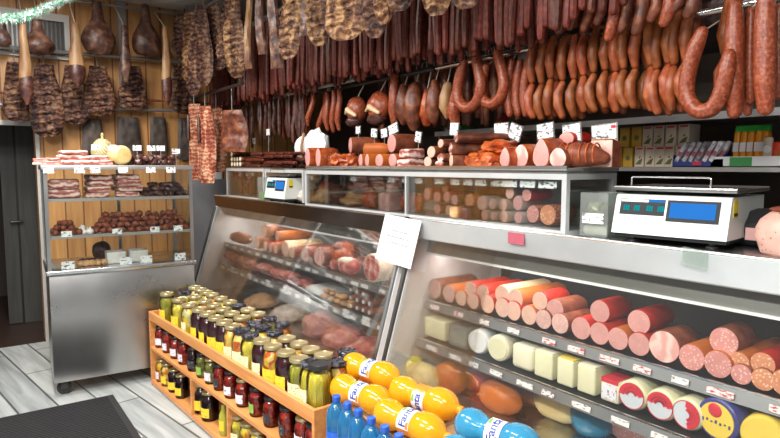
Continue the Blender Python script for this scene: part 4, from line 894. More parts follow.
for px, py, w_, mt, lab in ((462, 212, .07, 'bun', 'orange-brown meat block below the orange sausage piece in vitrine'), (472.5, 214, .055, 'smoked', 'small brown meat block in the middle of the vitrine floor')):
    p = onY(px, py, 1.90); p.z = VB; o = baconslab(w_, .12, .06, px).build('meat_block', mt, None, p); tag(o, lab, 'meat')
    MB().box((0, 0, .0615), (w_*.8, .1, .004), .001).build('rind', 'smoked', o)

# ------------------------------------------------------------------ meat laid out on top of the vitrines
TZ = VZ1+.003
mb = MB().box((0, 0, .006), (2.09, .34, .012), .004); tr = mb.build('steel_tray', 'slate', None, (-2.46, 2.01, TZ)); tag(tr, 'long flat steel tray on top of the long vitrine under the hams', 'tray')
MB().bb((-1.045, -.172, .008), (1.045, -.165, .02)).build('rim', 'alum', tr, smooth=False)
TT = TZ+.013
def T(px, Y=1.90): p = onY(px, 165, Y); p.z = TT; return p
def ham(px, wpx, hpx, L, skin, face, lab, Y=1.88, z=0, rz=0, seed=0, taper=.0, netted=False):
    p = T(px, Y); w_ = pix(wpx, p)*1.08; h = pix(hpx, p); p.z += z
    prof = []
    mbx = MB(); n = 24; rings = 9
    for k in range(rings+1):
        q = k/rings; s = 1+.06*sin(q*pi) if q < .7 else 1-.55*((q-.7)/.3)**2
        for j in range(n):
            a = 2*pi*j/n; x = cos(a)*w_/2*s; zz = (sin(a)+1)/2
            x *= (1-taper*zz); e = 1+.05*noise.noise(Vector((cos(a)*2, sin(a)*2, q*4+seed)))+(.04*sin(q*34)*cos(a*6) if netted else 0)
            mbx.v.append((x*e, q*L, h*(.5+(zz-.5)*s*e)))
    for k in range(rings):
        for j in range(n): mbx.f.append((k*n+j, k*n+(j+1) % n, (k+1)*n+(j+1) % n, (k+1)*n+j))
    mbx.f.append(tuple(range(n))); mbx.f.append(tuple(range(rings*n, rings*n+n)))
    o = mbx.build('ham', skin, None, p, (0, 0, rz)); tag(o, lab, 'ham', 'hams on the long vitrine')
    f = MB(); f.v = [(x*.95, -.003, .5*h+(z_-.5*h)*.95) for x, y, z_ in mbx.v[:n]]+[(x*.8, -.006, .5*h+(z_-.5*h)*.8) for x, y, z_ in mbx.v[:n]]
    f.f = [(j, (j+1) % n, n+(j+1) % n, n+j) for j in range(n)]+[tuple(range(n, 2*n))]
    f.build('cut_face', face, o); return o
hz = lambda r: 0
ham(308, 10, 19, .16, 'redmeat', 'pink', 'pale pink ham half with oval face, leftmost on the long vitrine')
ham(318.5, 10, 19, .16, 'redmeat', 'pink', 'pale pink ham half with oval face, second from left on the vitrine')
o = MB().blob((0, 0, .05), (.10, .07, .06), 3, .2, 2.2, 3, flat=.9).build('netted_roast', 'redmeat', None, T(331, 1.98)); tag(o, 'netted orange-brown roast right of the two oval ham halves', 'meat')
mb = MB()
for k in range(6): mb.tube([(-.085+k*.034, -.068, .02), (-.085+k*.034, -.062, .07), (-.085+k*.034, 0, .112)], .004, 5)
mb.build('net', 'casebrown', o)
for k, (px, dz, lab) in enumerate(((339, 0, 'left lumpy red-orange roast in front part of the long vitrine top'), (350, .0, 'right lumpy red-orange roast in front part of the long vitrine top'))):
    o = MB().blob((0, 0, .035), (.066, .06, .045), 6+k, .4, 2.4, 3, flat=.85).build('roast', 'redmeat', None, T(px, 1.89)); tag(o, lab, 'meat', 'lumpy roasts on the long vitrine')
    MB().blob((-.01, -.02, .062), (.03, .028, .018), 3+k, .3, 2, 2).build('crust', 'caseorange', o)
ham(351, 15, 16, .20, 'casebrown', 'pink', 'pink round ham half lying on the roasts, third from left', Y=1.97, z=.085, rz=-.35)
ham(365, 7, 12, .16, 'caseorange', 'pink', 'narrow orange ham piece with oval face behind the double ham', Y=1.97, z=.07, rz=-.9)
ham(361, 7, 13, .14, 'caseorange', 'pink', 'small ham face, left one of the pair in front centre')
ham(367.5, 7, 13, .14, 'caseorange', 'pink', 'small ham face, right one of the pair in front centre')
ham(379.5, 13, 13, .15, 'caseorange', 'pink', 'round pink ham with orange skin right of the small pair')
ham(393, 13, 13.5, .15, 'redmeat', 'pink', 'round pink ham under the bigger brown-skinned round ham')
ham(392, 18, 18.5, .19, 'casebrown', 'pink', 'bigger round pink ham with brown skin stacked in upper layer', Y=1.99, z=.082, rz=-.15)
bsl = [(411, 161, 20, 8.5, 'wide pale bacon piece in front, left of the long smoked loins'), (412, 152, 17, 9, 'bacon piece lying on the wide pale bacon piece')]
for k, (px, py, w_, h, lab) in enumerate(bsl):
    p = T(px, 1.93); o = baconslab(pix(w_, p), .12, pix(h, p), 40+k).build('bacon_slab', 'bacon', None, p+Vector((0, 0, k*pix(9, p))), (0, 0, 0)); tag(o, lab, 'bacon', 'bacon on the long vitrine')
def loin(px, py, w_, h, L, lab, rz, k):
    p = onY(px, py, 1.87); a = pix(w_, p)/2; b = pix(h, p)/2; p.z = max(TT+b, p.z)
    m_ = MB().lathe([(.97, 0), (1, .01), (1.02, L*.5), (.9, L*.9), (.4, L)], 18, RX(-pi/2))
    m_.v = [(x*a*(1+.06*noise.noise(Vector((x*2, y*12, z+k)))), y, z*b*(1+.08*noise.noise(Vector((x*2, y*10, z+k+4))))) for x, y, z in m_.v]
    o = m_.build('smoked_loin', 'smoked', None, p, (0, 0, rz)); tag(o, lab, 'meat', 'smoked loins on the long vitrine')
    f = MB().lathe([(.95, 0), (.9, -.004), (.02, -.005)], 18, RX(-pi/2)); f.v = [(x*a, y, z*b) for x, y, z in f.v]
    f.build('cut_face', 'bacon' if k % 2 else 'pinkpale', o)
for k, q in enumerate([(428, 162.5, 12, 11, .2, 'front', 0), (439.5, 166, 13, 7, .18, 'front', 0), (431.5, 152, 14, 12, .22, 'left upper', -.1), (441, 157.5, 12, 8, .22, 'middle', -.1), (451.5, 162, 11, 13, .26, 'front right', -.45), (451, 149, 13, 13, .30, 'right', -.5), (441, 143.5, 13, 9, .26, 'upper', -.3), (456.5, 137.5, 14, 9.5, .32, 'topmost', -.55)]):
    px, py, w_, h, L, nm, rz = q
    loin(px, py, w_, h, L, ['front left smoked loin with pale cut end in the loin pile', 'low flat smoked loin between two front loins in the pile', 'left smoked loin of the second layer in the pile', 'small middle smoked loin of the second layer in the pile', 'front right dark smoked loin with pale pear-shaped end', 'dark long smoked loin of the second layer, right side of pile', 'upper left smoked loin of the pile', 'topmost long dark smoked loin of the pile'][k], rz, k)
for k, (px, py, sx_, lab) in enumerate(((476, 165, .055, 'lumpy red roast low in front of the dark loin ends'), (491, 165, .06, 'lumpy red roast in front beside the pink pear-shaped ham'), (492, 155, .075, 'lumpy red roast in the middle of the red roast heap'), (501, 148, .08, 'topmost lumpy red roast of the red heap'))):
    p = onY(px, py, 1.93 if py > 160 else 1.98); p.z = max(TT+.03, p.z)
    o = MB().blob((0, 0, 0), (sx_, sx_*.9, .038), 15+k, .4, 2.2, 3, flat=.85).build('roast', 'redmeat', None, p); tag(o, lab, 'meat', 'lumpy roasts on the long vitrine')
    MB().blob((.01, -.02, .025), (sx_*.5, sx_*.4, .014), 30+k, .3, 2, 2).build('crust', 'caseorange', o)
ham(505, 16, 20, .15, 'redmeat', 'pink', 'pink pear-shaped ham half in front of the red roast heap', taper=.45)
ham(521, 20, 23, .2, 'redmeat', 'cookedham', 'marbled pink ham half right of the pear-shaped one', Y=1.93, taper=.2)
ham(541, 25, 29, .22, 'redmeat', 'pink', 'large pink triangular ham half, the tallest on the vitrine', Y=1.92, taper=.5)
ham(558, 22, 20, .12, 'casebrown', 'cookedham', 'pink ham half with netted brown body behind, right part of vitrine', Y=1.86, taper=.25)
ham(566, 17, 14, .16, 'casered', 'pink', 'small pink ham piece showing above the netted brown ham', Y=2.04, z=.09)
p = T(583, 1.93); o = MB().tube([(-.075, 0, .046), (-.03, .0, .050), (.03, .01, .047), (.07, .02, .036)], [.040, .048, .044, .026], 16).build('netted_ham', 'casebrown', None, p, (0, 0, .25)); tag(o, 'netted brown ham lying sideways at right end of the vitrine', 'ham')
mb = MB()
for k in range(6): x = -.078+k*.026; r_ = .0475-.0008*k; mb.tube([(x, r_*cos(a), .049+r_*sin(a)) for a in [radians(q) for q in range(-40, 221, 20)]], .0035, 5)
mb.build('net', 'redmeat', o)
t = thing('pate_wedge', 'speckled pink pate wedge with brown side at right end of vitrine', 'pate', T(603, 1.99), .1); t.scale = (.95, 1, .74)
MB().prism([(0, 0), (.065, 0), (.065, .125), (.0, .145)], -.055, .04).build('body', 'casebrown', t, smooth=False)
MB().box((-.006, -.003, .072), (.092, .006, .138), .01).build('cut_face', 'pate', t)
MB().prism([(0.0, .146), (.065, .126), (.065, .129), (0, .149)], -.05, .038).build('top_crust', 'bun', t, smooth=False)
# dark stick sausages and pale pieces at the far end
p0 = onY(262, 160, 1.95); sp_ = None
for i in range(45):
    p = Vector((-4.45+R.uniform(-.04, .10)+(i % 6)*.115*(1-.05*(i//9)), 1.87+.032*(i % 9), VZ1+.020+.0235*(i//9)))
    if sp_ is None:
        sp_ = MB().tube([(-.13, 0, 0), (-.04, .006, .004), (.04, .004, .003), (.13, -.004, 0)], .013, 8).build('dark_stick_sausage', 'thin', None, p); tag(sp_, 'dark thin stick sausage in the stack on the far vitrine', 'sausage', 'dark stick sausages on the far vitrine')
    else: dup(sp_, p, (0, 0, R.uniform(-.2, .2)))
pe = None
for i in range(9):
    p = Vector((-4.88+(i % 4)*.062, 1.88, VZ1+.037+.042*(i//4)))
    if pe is None:
        pe = MB().tube([(0, 0, 0), (0, .14, 0)], .022, 10).build('pale_ended_sausage', 'smoked', None, p); tag(pe, 'sausage with pale round end in the small stack on far vitrine', 'sausage', 'pale-ended sausages on the far vitrine')
        MB().lathe([(.018, -.018), (.017, -.0225), (.002, -.023)], 12, RX(-pi/2)).build('cut_end', 'cheesecream', pe)
    else: dup(pe, p)
# white plastic wrapped shape behind the hams on the left
t = thing('plastic_bag', 'big white plastic wrapped bundle standing behind the leftmost hams', 'bag', T(313, 2.10))
MB().blob((-.13, 0, .11), (.12, .06, .12), 4, .2, 2, 3, flat=.9).build('bundle', 'plasticbag', t); MB().blob((.06, 0, .13), (.15, .06, .15), 9, .2, 2, 3, flat=.9).build('bundle', 'plasticbag', t)
MB().tube([(-.055, -.06, .04), (-.05, -.07, .14), (-.045, -.05, .24)], .012, 6).build('tie', 'fatstick', t)
# staked price tags among the hams
for i, (px, py, w_, h, tl) in enumerate([(358, 130, .05, .045, 0), (374, 133, .06, .05, .1), (384, 133, .06, .05, -.1), (393, 129, .085, .055, -.25), (418, 137, .05, .055, .2), (454, 129, .06, .06, .1), (501, 130, .085, .06, 0), (515, 132, .07, .065, .35), (545, 131, .085, .062, -.1), (571.5, 133, .085, .07, -.1)]):
    p = onY(px, py, 2.06); q = p.z-TT-h*.5
    t = thing('price_tag', 'white handwritten price tag on a stake among the hams, %s from the left' % od(i), 'price tag', (p.x, 2.06, TT), 0, 'staked price tags among the hams')
    MB().box((0, 0, q+h/2), (w_, .002, h), T=RY(tl)).build('card', 'tag', t, smooth=False); MB().tube([(0, .004, 0), (0, .004, q+h*.4)], .0025, 5).build('stake', 'slate', t)
    MB().box((0, .003, q+h/2), (w_*1.12, .002, h*1.15), T=RY(tl)).build('holder', 'tub', t, smooth=False)
p = onY(604, 132, 2.12); q = p.z-TT-.07
t = thing('price_tag', 'largest white handwritten price card with a red corner, above the pate wedge', 'price tag', (p.x, 2.12, TT)); MB().box((0, 0, q+.065), (.112, .003, .066), T=RY(-.06)).build('card', 'tag', t, smooth=False); MB().tube([(0, .005, 0), (0, .005, q+.07)], .003, 5).build('stake', 'slate', t)
MB().box((.043, -.002, q+.090), (.02, .002, .012)).build('red_corner', 'redprint', t, smooth=False); MB().box((0, .003, q+.065), (.122, .003, .076), T=RY(-.06)).build('holder', 'slate', t, smooth=False)
for i, (px, py) in enumerate(((268, 133), (254, 142), (239, 143.5))):
    p = onY(px, py, 2.02); place_tag((p.x, 2.02, VZ1+.012), 0, 'white price tag on a stake above the dark stick sausages, %s from the right' % od(i), 'staked tags on the far vitrine', stake=max(.06, p.z-VZ1-.03), w=.06, h=.05)

# ------------------------------------------------------------------ counter scales
def make_scale(loc, rz, lab):
    t = thing('counter_scale', lab, 'scale', loc, rz)
    W, D = .375, .36
    MB().prism([(0.0, .03), (D, .03), (D, .165), (.045, .165), (.035, .160), (.004, .045)], -W/2, W/2).build('housing', 'scalebody', t, smooth=False)
    MB().bb((-W/2+.005, .01, .018), (W/2-.005, D-.005, .030)).build('base_plate', 'scaledark', t, smooth=False)
    a = atan2(.031, .115)
    def face(x0, x1, z0, z1, nm, mt, off=.0015, par=None):
        pr = lambda z, o: (.004+(z-.045)*.27-o, z)
        return MB().prism([pr(z0, .0), pr(z1, .0), pr(z1, off), pr(z0, off)], x0, x1).build(nm, mt, par or t, smooth=False)
    d = face(-.168, -.014, .096, .150, 'digit_panel', 'scaledark'); face(-.165, -.016, .140, .148, 'panel_strip', 'white', .0022, d)
    face(-.07, -.016, .140, .148, 'strip_accent', 'lcd', .0026, d)
    for k, x in enumerate((-.155, -.118, -.074, -.036)):
        for j in range(3): face(x+j*.0075, x+j*.0075+.0055, .110, .128, 'digit', 'digits', .0024, d)
    lp = face(-.006, .158, .080, .150, 'display_frame', 'scaledark'); face(.004, .146, .092, .142, 'display', 'lcd', .0026, lp)
    face(.0, .115, .05, .072, 'data_plate', 'greyprint', .0015)
    MB().bb((-W/2-.012, .03, .178), (W/2+.015, D+.01, .194), .004).build('platter', 'steel', t)
    MB().bb((-.1, .08, .165), (.1, D-.06, .178)).build('platter_support', 'scaledark', t, smooth=False)
    MB().tube([(-.14, .045, .19), (-.14, .045, .222), (-.135, .045, .226), (.115, .045, .226), (.12, .045, .222), (.12, .045, .19)], .003, 6).build('wire_rail', 'alum', t)
    for x in (-.13, .13):
        for y in (.05, D-.05): MB().lathe([(.012, .018), (.012, .008), (.02, .006), (.02, 0)], 12, TR(x, y, 0)).build('foot', 'black', t)
    MB().bb((W/2, .05, .10), (W/2+.0015, .09, .155)).build('sticker', 'sticker', t, smooth=False)
    MB().bb((W/2+.0015, .052, .105), (W/2+.002, .088, .115)).build('sticker_print', 'black', t, smooth=False)
    return t
ps = onY(667, 240, 1.90); ps.z = 1.236
big = make_scale((ps.x, 1.885, 1.236), radians(7), 'big ivory counter scale with blue display and teal digits on the right counter')
p = onY(289, 190, 1.92); p.z = 1.236
s2 = make_scale((p.x+.0, 1.80, VZ0+.002), 0, 'small-looking far counter scale with blue display in front of the steel frame stand')
s2.scale = (.9, .75, 1.08)
t = thing('plastic_box', 'translucent plastic box beside the far scale on the counter', 'box', (p.x-.245, 1.80, VZ0+.002)); MB().bb((-.05, 0, 0), (.05, .12, .18), .01).build('box', 'tub', t); MB().bb((-.042, .01, .008), (.042, .11, .07), .006).build('contents', 'greenlabel', t)
# dark bag with a pink tag and pate at far right
p = onY(752, 232, 2.02); o = MB().blob((0, 0, .055), (.13, .075, .065), 5, .15, 1.6, 3, flat=.85).build('black_bag', 'black', None, (p.x, 2.14, 1.236), (0, 0, 0)); tag(o, 'black plastic bag on the counter right of the big scale', 'bag')
q = onY(752, 229, 2.02); MB().box((0, 0, 0), (.07, .002, .04)).build('pink_tag', 'pinktag', o, (0, -.083, .045), smooth=False)
p = onY(776, 238, 1.93); t = thing('pate_block', 'big speckled pink pate block cut off by right edge of photo', 'pate', (p.x-.005, 1.91, 1.236)); MB().blob((.03, .08, .055), (.10, .09, .095), 7, .08, 1.4, 3, flat=.6).build('loaf', 'pate', t)
MB().blob((.03, .085, .135), (.07, .07, .012), 3, .1, 1.4, 2).build('top_crust', 'casebrown', t)
# deli container
p = onY(593, 235, 1.90); p.z = 1.236
t = thing('deli_container', 'translucent plastic container with white label between vitrine and big scale', 'container', p, .12)
mb = MB(); W, D, H = .055, .13, .165
mb.bb((-W, 0, 0), (W, D, .004)); mb.bb((-W, 0, .004), (W, .004, H)); mb.bb((-W, D-.004, .004), (W, D, H)); mb.bb((-W, .004, .004), (-W+.004, D-.004, H)); mb.bb((W-.004, .004, .004), (W, D-.004, H)); mb.build('box', 'tub', t, smooth=False)
MB().bb((-.045, -.002, .05), (.04, -.0005, .088)).build('label', 'tag', t, smooth=False); MB().box((-.015, .06, .07), (.05, .08, .12), .01).build('green_pack', 'greenmix', t); MB().bb((-.05, .01, .006), (.05, .12, .04), .01).build('contents', 'casegrey', t)

# ------------------------------------------------------------------ rails over the counter and everything hanging from them
def proj(p):
    v = Vector(p)-Vector((0, 0, EYE)); d = v.dot(fwd); return 390+F*v.dot(RT)/d, 219-F*v.dot(cup)/d
def rail(x0, x1, y, z, lab, rods, r=.014, mat='slate'):
    o = MB().tube([(x0, y, z), (x1, y, z)], r, 10, 'flat').build('meat_rail', mat); tag(o, lab, 'rail', 'meat rails over the counter')
    for x in rods: MB().tube([(x, y, z), (x, y, HC)], .008, 6, 'flat').build('hanger_rod', mat, o)
rail(-5.70, -2.35, 1.72, 2.82, 'front rail under the ceiling that carries the hanging rib racks', (-5.55, -4.4, -3.2, -2.45))
rail(-5.70, -1.2, 1.95, 2.64, 'rail carrying the front row of thin dark sausages', (-5.6, -3.9, -2.2, -1.25))
rail(-5.70, -1.2, 2.06, 2.64, 'rail carrying the back row of thin dark sausages', (-5.62, -4.1, -2.6, -1.3))
rail(-2.62, -.35, 2.22, 2.055, 'low silver rail carrying the U-shaped and linked sausages', (-2.6, -2.02, -.4), .016, 'alum')
rail(-4.05, -2.64, 2.22, 2.055, 'low dark rail carrying the two big hams and smoked pieces', (-4.0, -2.7), .014, 'darkmetal')
rail(-5.70, -4.3, 1.74, 2.12, 'short rail at far end carrying the bacon slabs beside the cabinet', (-5.66, -4.35), .012, 'darkmetal')
rail(-4.6, -3.3, 2.10, 2.06, 'short rail behind the far vitrine carrying dark hanging sausages', (-4.55, -3.35), .012)
# diagonal silver strut and plate
a = onY(521, 38, 2.12); b = onY(546, 14, 2.12)
o = MB().tube([a, b, b+(b-a)*2.0], .009, 8, 'flat').build('support_strut', 'alum'); tag(o, 'diagonal silver strut holding the low rail, above the U-shaped sausages', 'bracket')
p = onY(527, 62, 2.26); MB().bb((p.x-.05, 2.245, p.z-.07), (p.x+.05, 2.255, p.z+.08), .003).build('mounting_plate', 'slate', o)

# thin dark sausages: two long rows
dk = []
for v in range(4):
    pts = [(.006*sin(q*3+v), .004*cos(q*4+v), -.54*q) for q in [k/9 for k in range(10)]]
    mb = MB().tube(pts, [.0172+.002*sin(k*1.7+v) for k in range(10)], 8)
    o = mb.build('thin_sausage', 'thin'); MB().tube([(0, 0, .0), (0, 0, .05)], .003, 5).build('string', 'rope', o); dk.append([o, False])
for row, (Y, n) in enumerate(((1.945, 112), (2.06, 112))):
    for i in range(n):
        x = -5.6+(4.32 if row == 0 else 4.35)*i/(n-1)+R.uniform(-.012, .012); zt = 2.592+R.uniform(-.006, .006); q = R.randrange(4)
        lab = 'thin dark red smoked sausage in the %s row of the long hanging curtain' % ('front' if row == 0 else 'back'); grp = 'thin sausages in the %s curtain row' % ('front' if row == 0 else 'back')
        s = dk[q]
        if not s[1]: s[1] = True; tag(s[0], lab, 'sausage', grp); s[0].location = (x, Y, zt)
        else: dup(s[0], (x, Y+R.uniform(-.005, .005), zt), (R.uniform(-.03, .03), R.uniform(-.03, .03), R.uniform(0, 6)), lab, grp, scale=(1, 1, R.uniform(.9, 1.04)))
# rib racks hanging under the ceiling, left to right
rb = [(190, 82, 10, 'rib', 'rib'), (183, 62, 7, 'ribdark', 'dark'), (197, 96, 7, 'ribdark', 'dark'), (203, 86, 8, 'ribdark', 'dark'), (210, 80, 7, 'ribdark', 'dark'), (227, 62, 8, 'ribdark', 'dark'), (217, 70, 9, 'hamdark', 'dark'), (237, 78, 10, 'rib', 'bright'), (250, 69, 4.5, 'fatstick', 'bone'), (262, 54, 6, 'hamdark', 'grey'), (275, 68, 8, 'hamdark', 'grey'), (291, 60, 10, 'rib', 'rib'), (305, 36, 7, 'hamdark', 'grey'), (320, 46, 10, 'rib', 'rib'), (347, 41, 18, 'rib', 'wide'), (372, 37, 11, 'ribdark', 'dark'), (386, 25, 8, 'rib', 'rib'), (401, 12, 12, 'ribdark', 'dark'), (434, 14, 13, 'rib', 'rib'), (468, 10, 14, 'ribdark', 'dark')]
for i, (px, py, hw, mt, kd) in enumerate(rb):
    Y = 1.60 if px < 205 else 1.70-.02*(i % 2)
    p = onY(px, py, Y); L = 2.78-p.z
    lab = {'rib': 'brown rib rack', 'dark': 'dark rib rack', 'bright': 'bright tan rib rack with clear rib lines', 'bone': 'narrow pale flitch', 'grey': 'greyish dark smoked strip', 'wide': 'widest brown rib rack'}[kd]+' hanging under the ceiling, %s from left' % od(i)
    if kd in ('bone', 'grey'):
        w_ = pix(hw*2, p); mb = MB().sheet(w_, L, .035, 8, 30, lambda a, q: .01*noise.noise(Vector((a*3, q*9, i))), lambda q: .7+.3*q, lambda q: .02*sin(q*4+i))
        o = mb.build('smoked_strip', mt, None, (p.x, Y, 2.78), (0, 0, radians(25))); tag(o, lab, 'meat', 'meat hanging under the ceiling'); MB().tube([(0, 0, -.02), (0, .03, .045)], .004, 5).build('hanging_hook', 'slate', o)
    else: ribs(pix(hw*2.5, p), L, i*4.1, mt if mt != 'hamdark' else 'ribdark', 'rib_rack', (p.x, Y, 2.78), radians(25), lab, 'ribs', 'meat hanging under the ceiling', 11, (.03, .04))
# far group beside the cabinet
for i, (px, y0, y1, w_, mt, lab) in enumerate([(194, 104, 180, 11, 'baconslab', 'long bacon slab with pale lower part, nearest to the cabinet'), (205, 106, 183, 10, 'baconslab', 'long bacon slab with pale streaks, second beside the cabinet'), (216, 108, 172, 10, 'baconslab', 'orange-brown bacon slab, third from the cabinet'), (232, 110, 152, 17, 'smoked', 'wide brown smoked slab, fourth from the cabinet')]):
    Y = 1.66 if i < 2 else 1.80; top = onY(px, y0, Y); bot = onY(px, y1, Y)
    o = MB().sheet(pix(w_, top)*1.7, top.z-bot.z, .045, 10, 30, lambda a, q: .012*noise.noise(Vector((a*2, q*6, i))), lambda q: .75+.35*sin(q*2.6), lambda q: .03*sin(q*3)).build('hanging_bacon', mt, None, top, (0, 0, radians(35))); tag(o, lab, 'bacon', 'bacon slabs beside the cabinet')
    MB().tube([(0, 0, -.02), (0, 0, max(.02, 2.12-top.z))], .004, 5).build('hanging_hook', 'slate', o)
    if i < 2: MB().tube([(-.06, -.01, -.10), (-.06, -.012, -.3)], .012, 6).build('rind', 'darkmeat', o)
ds = None
for i in range(20):
    px = 246+i*2.9; p = onY(px, 108+R.uniform(-3, 3), 2.09); ln = R.uniform(.25, .36)
    lab = 'dark smoked sausage strand in the group hanging above the stick sausages'
    if ds is None:
        ds = MB().tube([(0, 0, 0), (.008, .0, -.10), (-.004, 0, -.2), (.006, 0, -.3)], [.012, .017, .018, .012], 8).build('hanging_sausage', 'darkmeat', None, (p.x, 2.09, 2.03)); tag(ds, lab, 'sausage', 'dark strands over the far vitrine'); MB().tube([(0, 0, 0), (0, .01, .035)], .003, 5).build('string', 'rope', ds)
    else: dup(ds, (p.x, 2.09+R.uniform(-.03, .03), 2.03), (0, R.uniform(-.08, .08), R.uniform(0, 6)), scale=(1, 1, ln/.3))
rs = None
for i in range(17):
    px = 284+i*3.7; p = onY(px, 95, 2.2)
    lab = 'reddish smoked sausage strand hanging left of the two big hams'
    if rs is None:
        rs = MB().tube([(0, 0, 0), (.01, .0, -.06), (.004, -.01, -.13), (-.012, -.012, -.20), (-.01, 0, -.26)], [.016, .021, .022, .021, .014], 10).build('hanging_sausage', 'ring', None, (p.x, 2.2, 2.02)); tag(rs, lab, 'sausage', 'reddish strands left of the hams'); MB().tube([(0, 0, 0), (0, .02, .05)], .003, 5).build('string', 'rope', rs)
    else: dup(rs, (p.x, 2.2+R.uniform(-.05, .04), 2.02+R.uniform(-.01, .02)), (0, R.uniform(-.1, .25), R.uniform(-.6, .6)), scale=(1, 1, R.uniform(.75, 1.2)))
for i, (px, py, w_, h, lab) in enumerate([(357, 110, 20, 28, 'left of the two big reddish hams hanging behind price tags'), (379, 107, 25, 30, 'right of the two big reddish hams hanging behind price tags')]):
    p = onY(px, py, 2.16); w = pix(w_, p); hh = pix(h, p)
    o = MB().blob((0, 0, 0), (w*.56, .07, hh*.5), i+40, .12, 1.5, 3).build('hanging_ham', 'ring', None, p); tag(o, lab, 'ham', 'big hams on the low rail')
    MB().tube([(-w*.40, -.055, -hh*.12), (0, -.075, -hh*.02), (w*.42, -.05, -hh*.22)], [.010, .020, .012], 8).build('fat_seam', 'casecream', o)
    MB().blob((0, -.02, -hh*.42), (w*.5, .06, hh*.22), i+44, .2, 2, 2).build('lean_underside', 'darkmeat', o)
    MB().tube([(0, 0, hh*.4), (0, .06, 2.05-p.z)], .004, 5).build('string', 'rope', o)
for i, (px, y0, y1, w_, mt) in enumerate([(395, 76, 124, 11, 'ring'), (404, 88, 121, 15, 'smoked'), (415, 88, 126, 19, 'smoked'), (427, 92, 124, 11, 'redmeat'), (435, 84, 120, 16, 'smoked'), (447, 86, 116, 12, 'fatstick'), (456, 92, 124, 12, 'ring')]):
    p = onY(px, y0, 2.19); b = onY(px, y1, 2.19); L = p.z-b.z
    o = MB().tube([(0, 0, 0), (.004, -.01, -L*.35), (-.003, -.012, -L*.7), (0, 0, -L)], [pix(w_, p)*.32, pix(w_, p)*.5, pix(w_, p)*.52, pix(w_, p)*.3], 12)
    o.v = [tuple(Vector(v)+Vector((1, 1, 1))*.008*noise.noise(Vector(v)*22+Vector((i, 0, 0)))) for v in o.v]
    o = o.build('smoked_chunk', mt, None, p); tag(o, 'smoked meat piece hanging between big hams and U-shaped sausages, %s from left' % od(i), 'meat', 'smoked pieces on the low rail')
    MB().tube([(0, 0, 0), (0, .03, max(.03, 2.05-p.z))], .003, 5).build('string', 'rope', o)
bk = None
for i in range(34):
    px = 381+i*4.6; p = onY(px, 95, 2.34); lab = 'dark red sausage strand in the shaded row behind the low silver rail'
    if bk is None:
        bk = MB().tube([(0, 0, 0), (.01, 0, -.08), (-.004, 0, -.17), (.004, 0, -.27), (-.004, 0, -.34)], [.015, .021, .022, .021, .014], 10).build('hanging_sausage', 'smoked', None, (p.x, 2.34, 2.09)); tag(bk, lab, 'sausage', 'shaded strands behind the low rail'); MB().tube([(0, 0, 0), (0, .01, .05)], .003, 5).build('string', 'rope', bk)
    else: dup(bk, (p.x, 2.34+R.uniform(-.02, .03), 2.09), (0, R.uniform(-.1, .1), R.uniform(0, 6)), scale=(1.1, 1.1, R.uniform(.8, 1.08)))
rail(-3.6, -.9, 2.35, 2.14, 'dark rail carrying the shaded strands behind the low silver rail', (-3.5, -1.0), .012, 'darkmetal')
# linked sausages
def link_string(v):
    t = bpy.data.objects.new('sausage_string', None); C.objects.link(t); t.empty_display_size = .02
    s = v*1.7; k = .006
    for side, y in ((-1, -.034), (1, .034)):
        up_ = [(0, side*.006, .020), (-.004, y*.7, .012), (-.010+k*sin(s), y, -.04), (-.012, y-.006, -.10), (-.006, y, -.158)]
        lo_ = [(-.006, y, -.186), (-.012-k*sin(s+1), y-.014, -.23), (-.010, y-.016, -.28), (.002+k*cos(s), y-.006, -.325)]
        MB().tube(up_, [.010, .016, .0215, .0225, .015], 12).build('sausage_link', 'link', t)
        MB().tube(lo_, [.015, .022, .022, .016], 12).build('sausage_link', 'link', t)
    return t
ls = [link_string(v) for v in range(3)]; used = [False]*3
lpx = [533, 543, 551.5, 565, 574, 582, 596, 605.5, 614.5, 625, 638, 649, 659, 667, 676, 687.5]
for i, px in enumerate(lpx):
    p = onY(px, 60, 2.185); q = i % 3; z = 2.055+R.uniform(-.006, .012)
    lab = 'string of four smoked sausage links over low rail, %s from left in front row' % od(i); rot = (0, R.uniform(-.05, .05), R.uniform(-.25, .25))
    if not used[q]: used[q] = True; ls[q].location = (p.x, 2.22, z); ls[q].rotation_euler = rot; tag(ls[q], lab, 'sausage', 'linked sausages on the low rail')
    else: dup(ls[q], (p.x, 2.22, z), rot, lab, scale=(1, 1, R.uniform(.94, 1.06)))
p = onY(717, 30, 2.12); lk = dup(ls[1], (p.x, 2.22, 2.056), (0, .0, .2), 'string of four smoked links hanging inside the big right U-shaped sausage', scale=(1.05, 1.0, 1.0))
# U-shaped coarse sausages
def ring_sausage(P, r, Y, lab, name='ring_sausage', yo=()):
    pts = [onY(px, py, Y+(yo[i] if yo else 0)) for i, (px, py) in enumerate(P)]; o = pts[0].copy()
    # smooth path
    sm_ = []
    for i in range(len(pts)-1):
        p0 = pts[max(i-1, 0)]; p1 = pts[i]; p2 = pts[i+1]; p3 = pts[min(i+2, len(pts)-1)]
        for k in range(4):
            u = k/4; sm_.append(.5*((2*p1)+(p2-p0)*u+(2*p0-5*p1+4*p2-p3)*u*u+(3*p1-p0-3*p2+p3)*u**3))
    sm_.append(pts[-1]); rr = pix(r, o); n = len(sm_)
    mb = MB().tube([p-o for p in sm_], [rr*(.75+.25*min(1, min(k, n-1-k)/3)) for k in range(n)], 14)
    ob = mb.build(name, 'ring', None, o); tag(ob, lab, 'sausage', 'coarse sausages on the low rail'); return ob
ru = [(464, 62), (459, 80), (458, 98), (466, 108), (476, 103), (481, 86), (478, 66), (475, 52)]
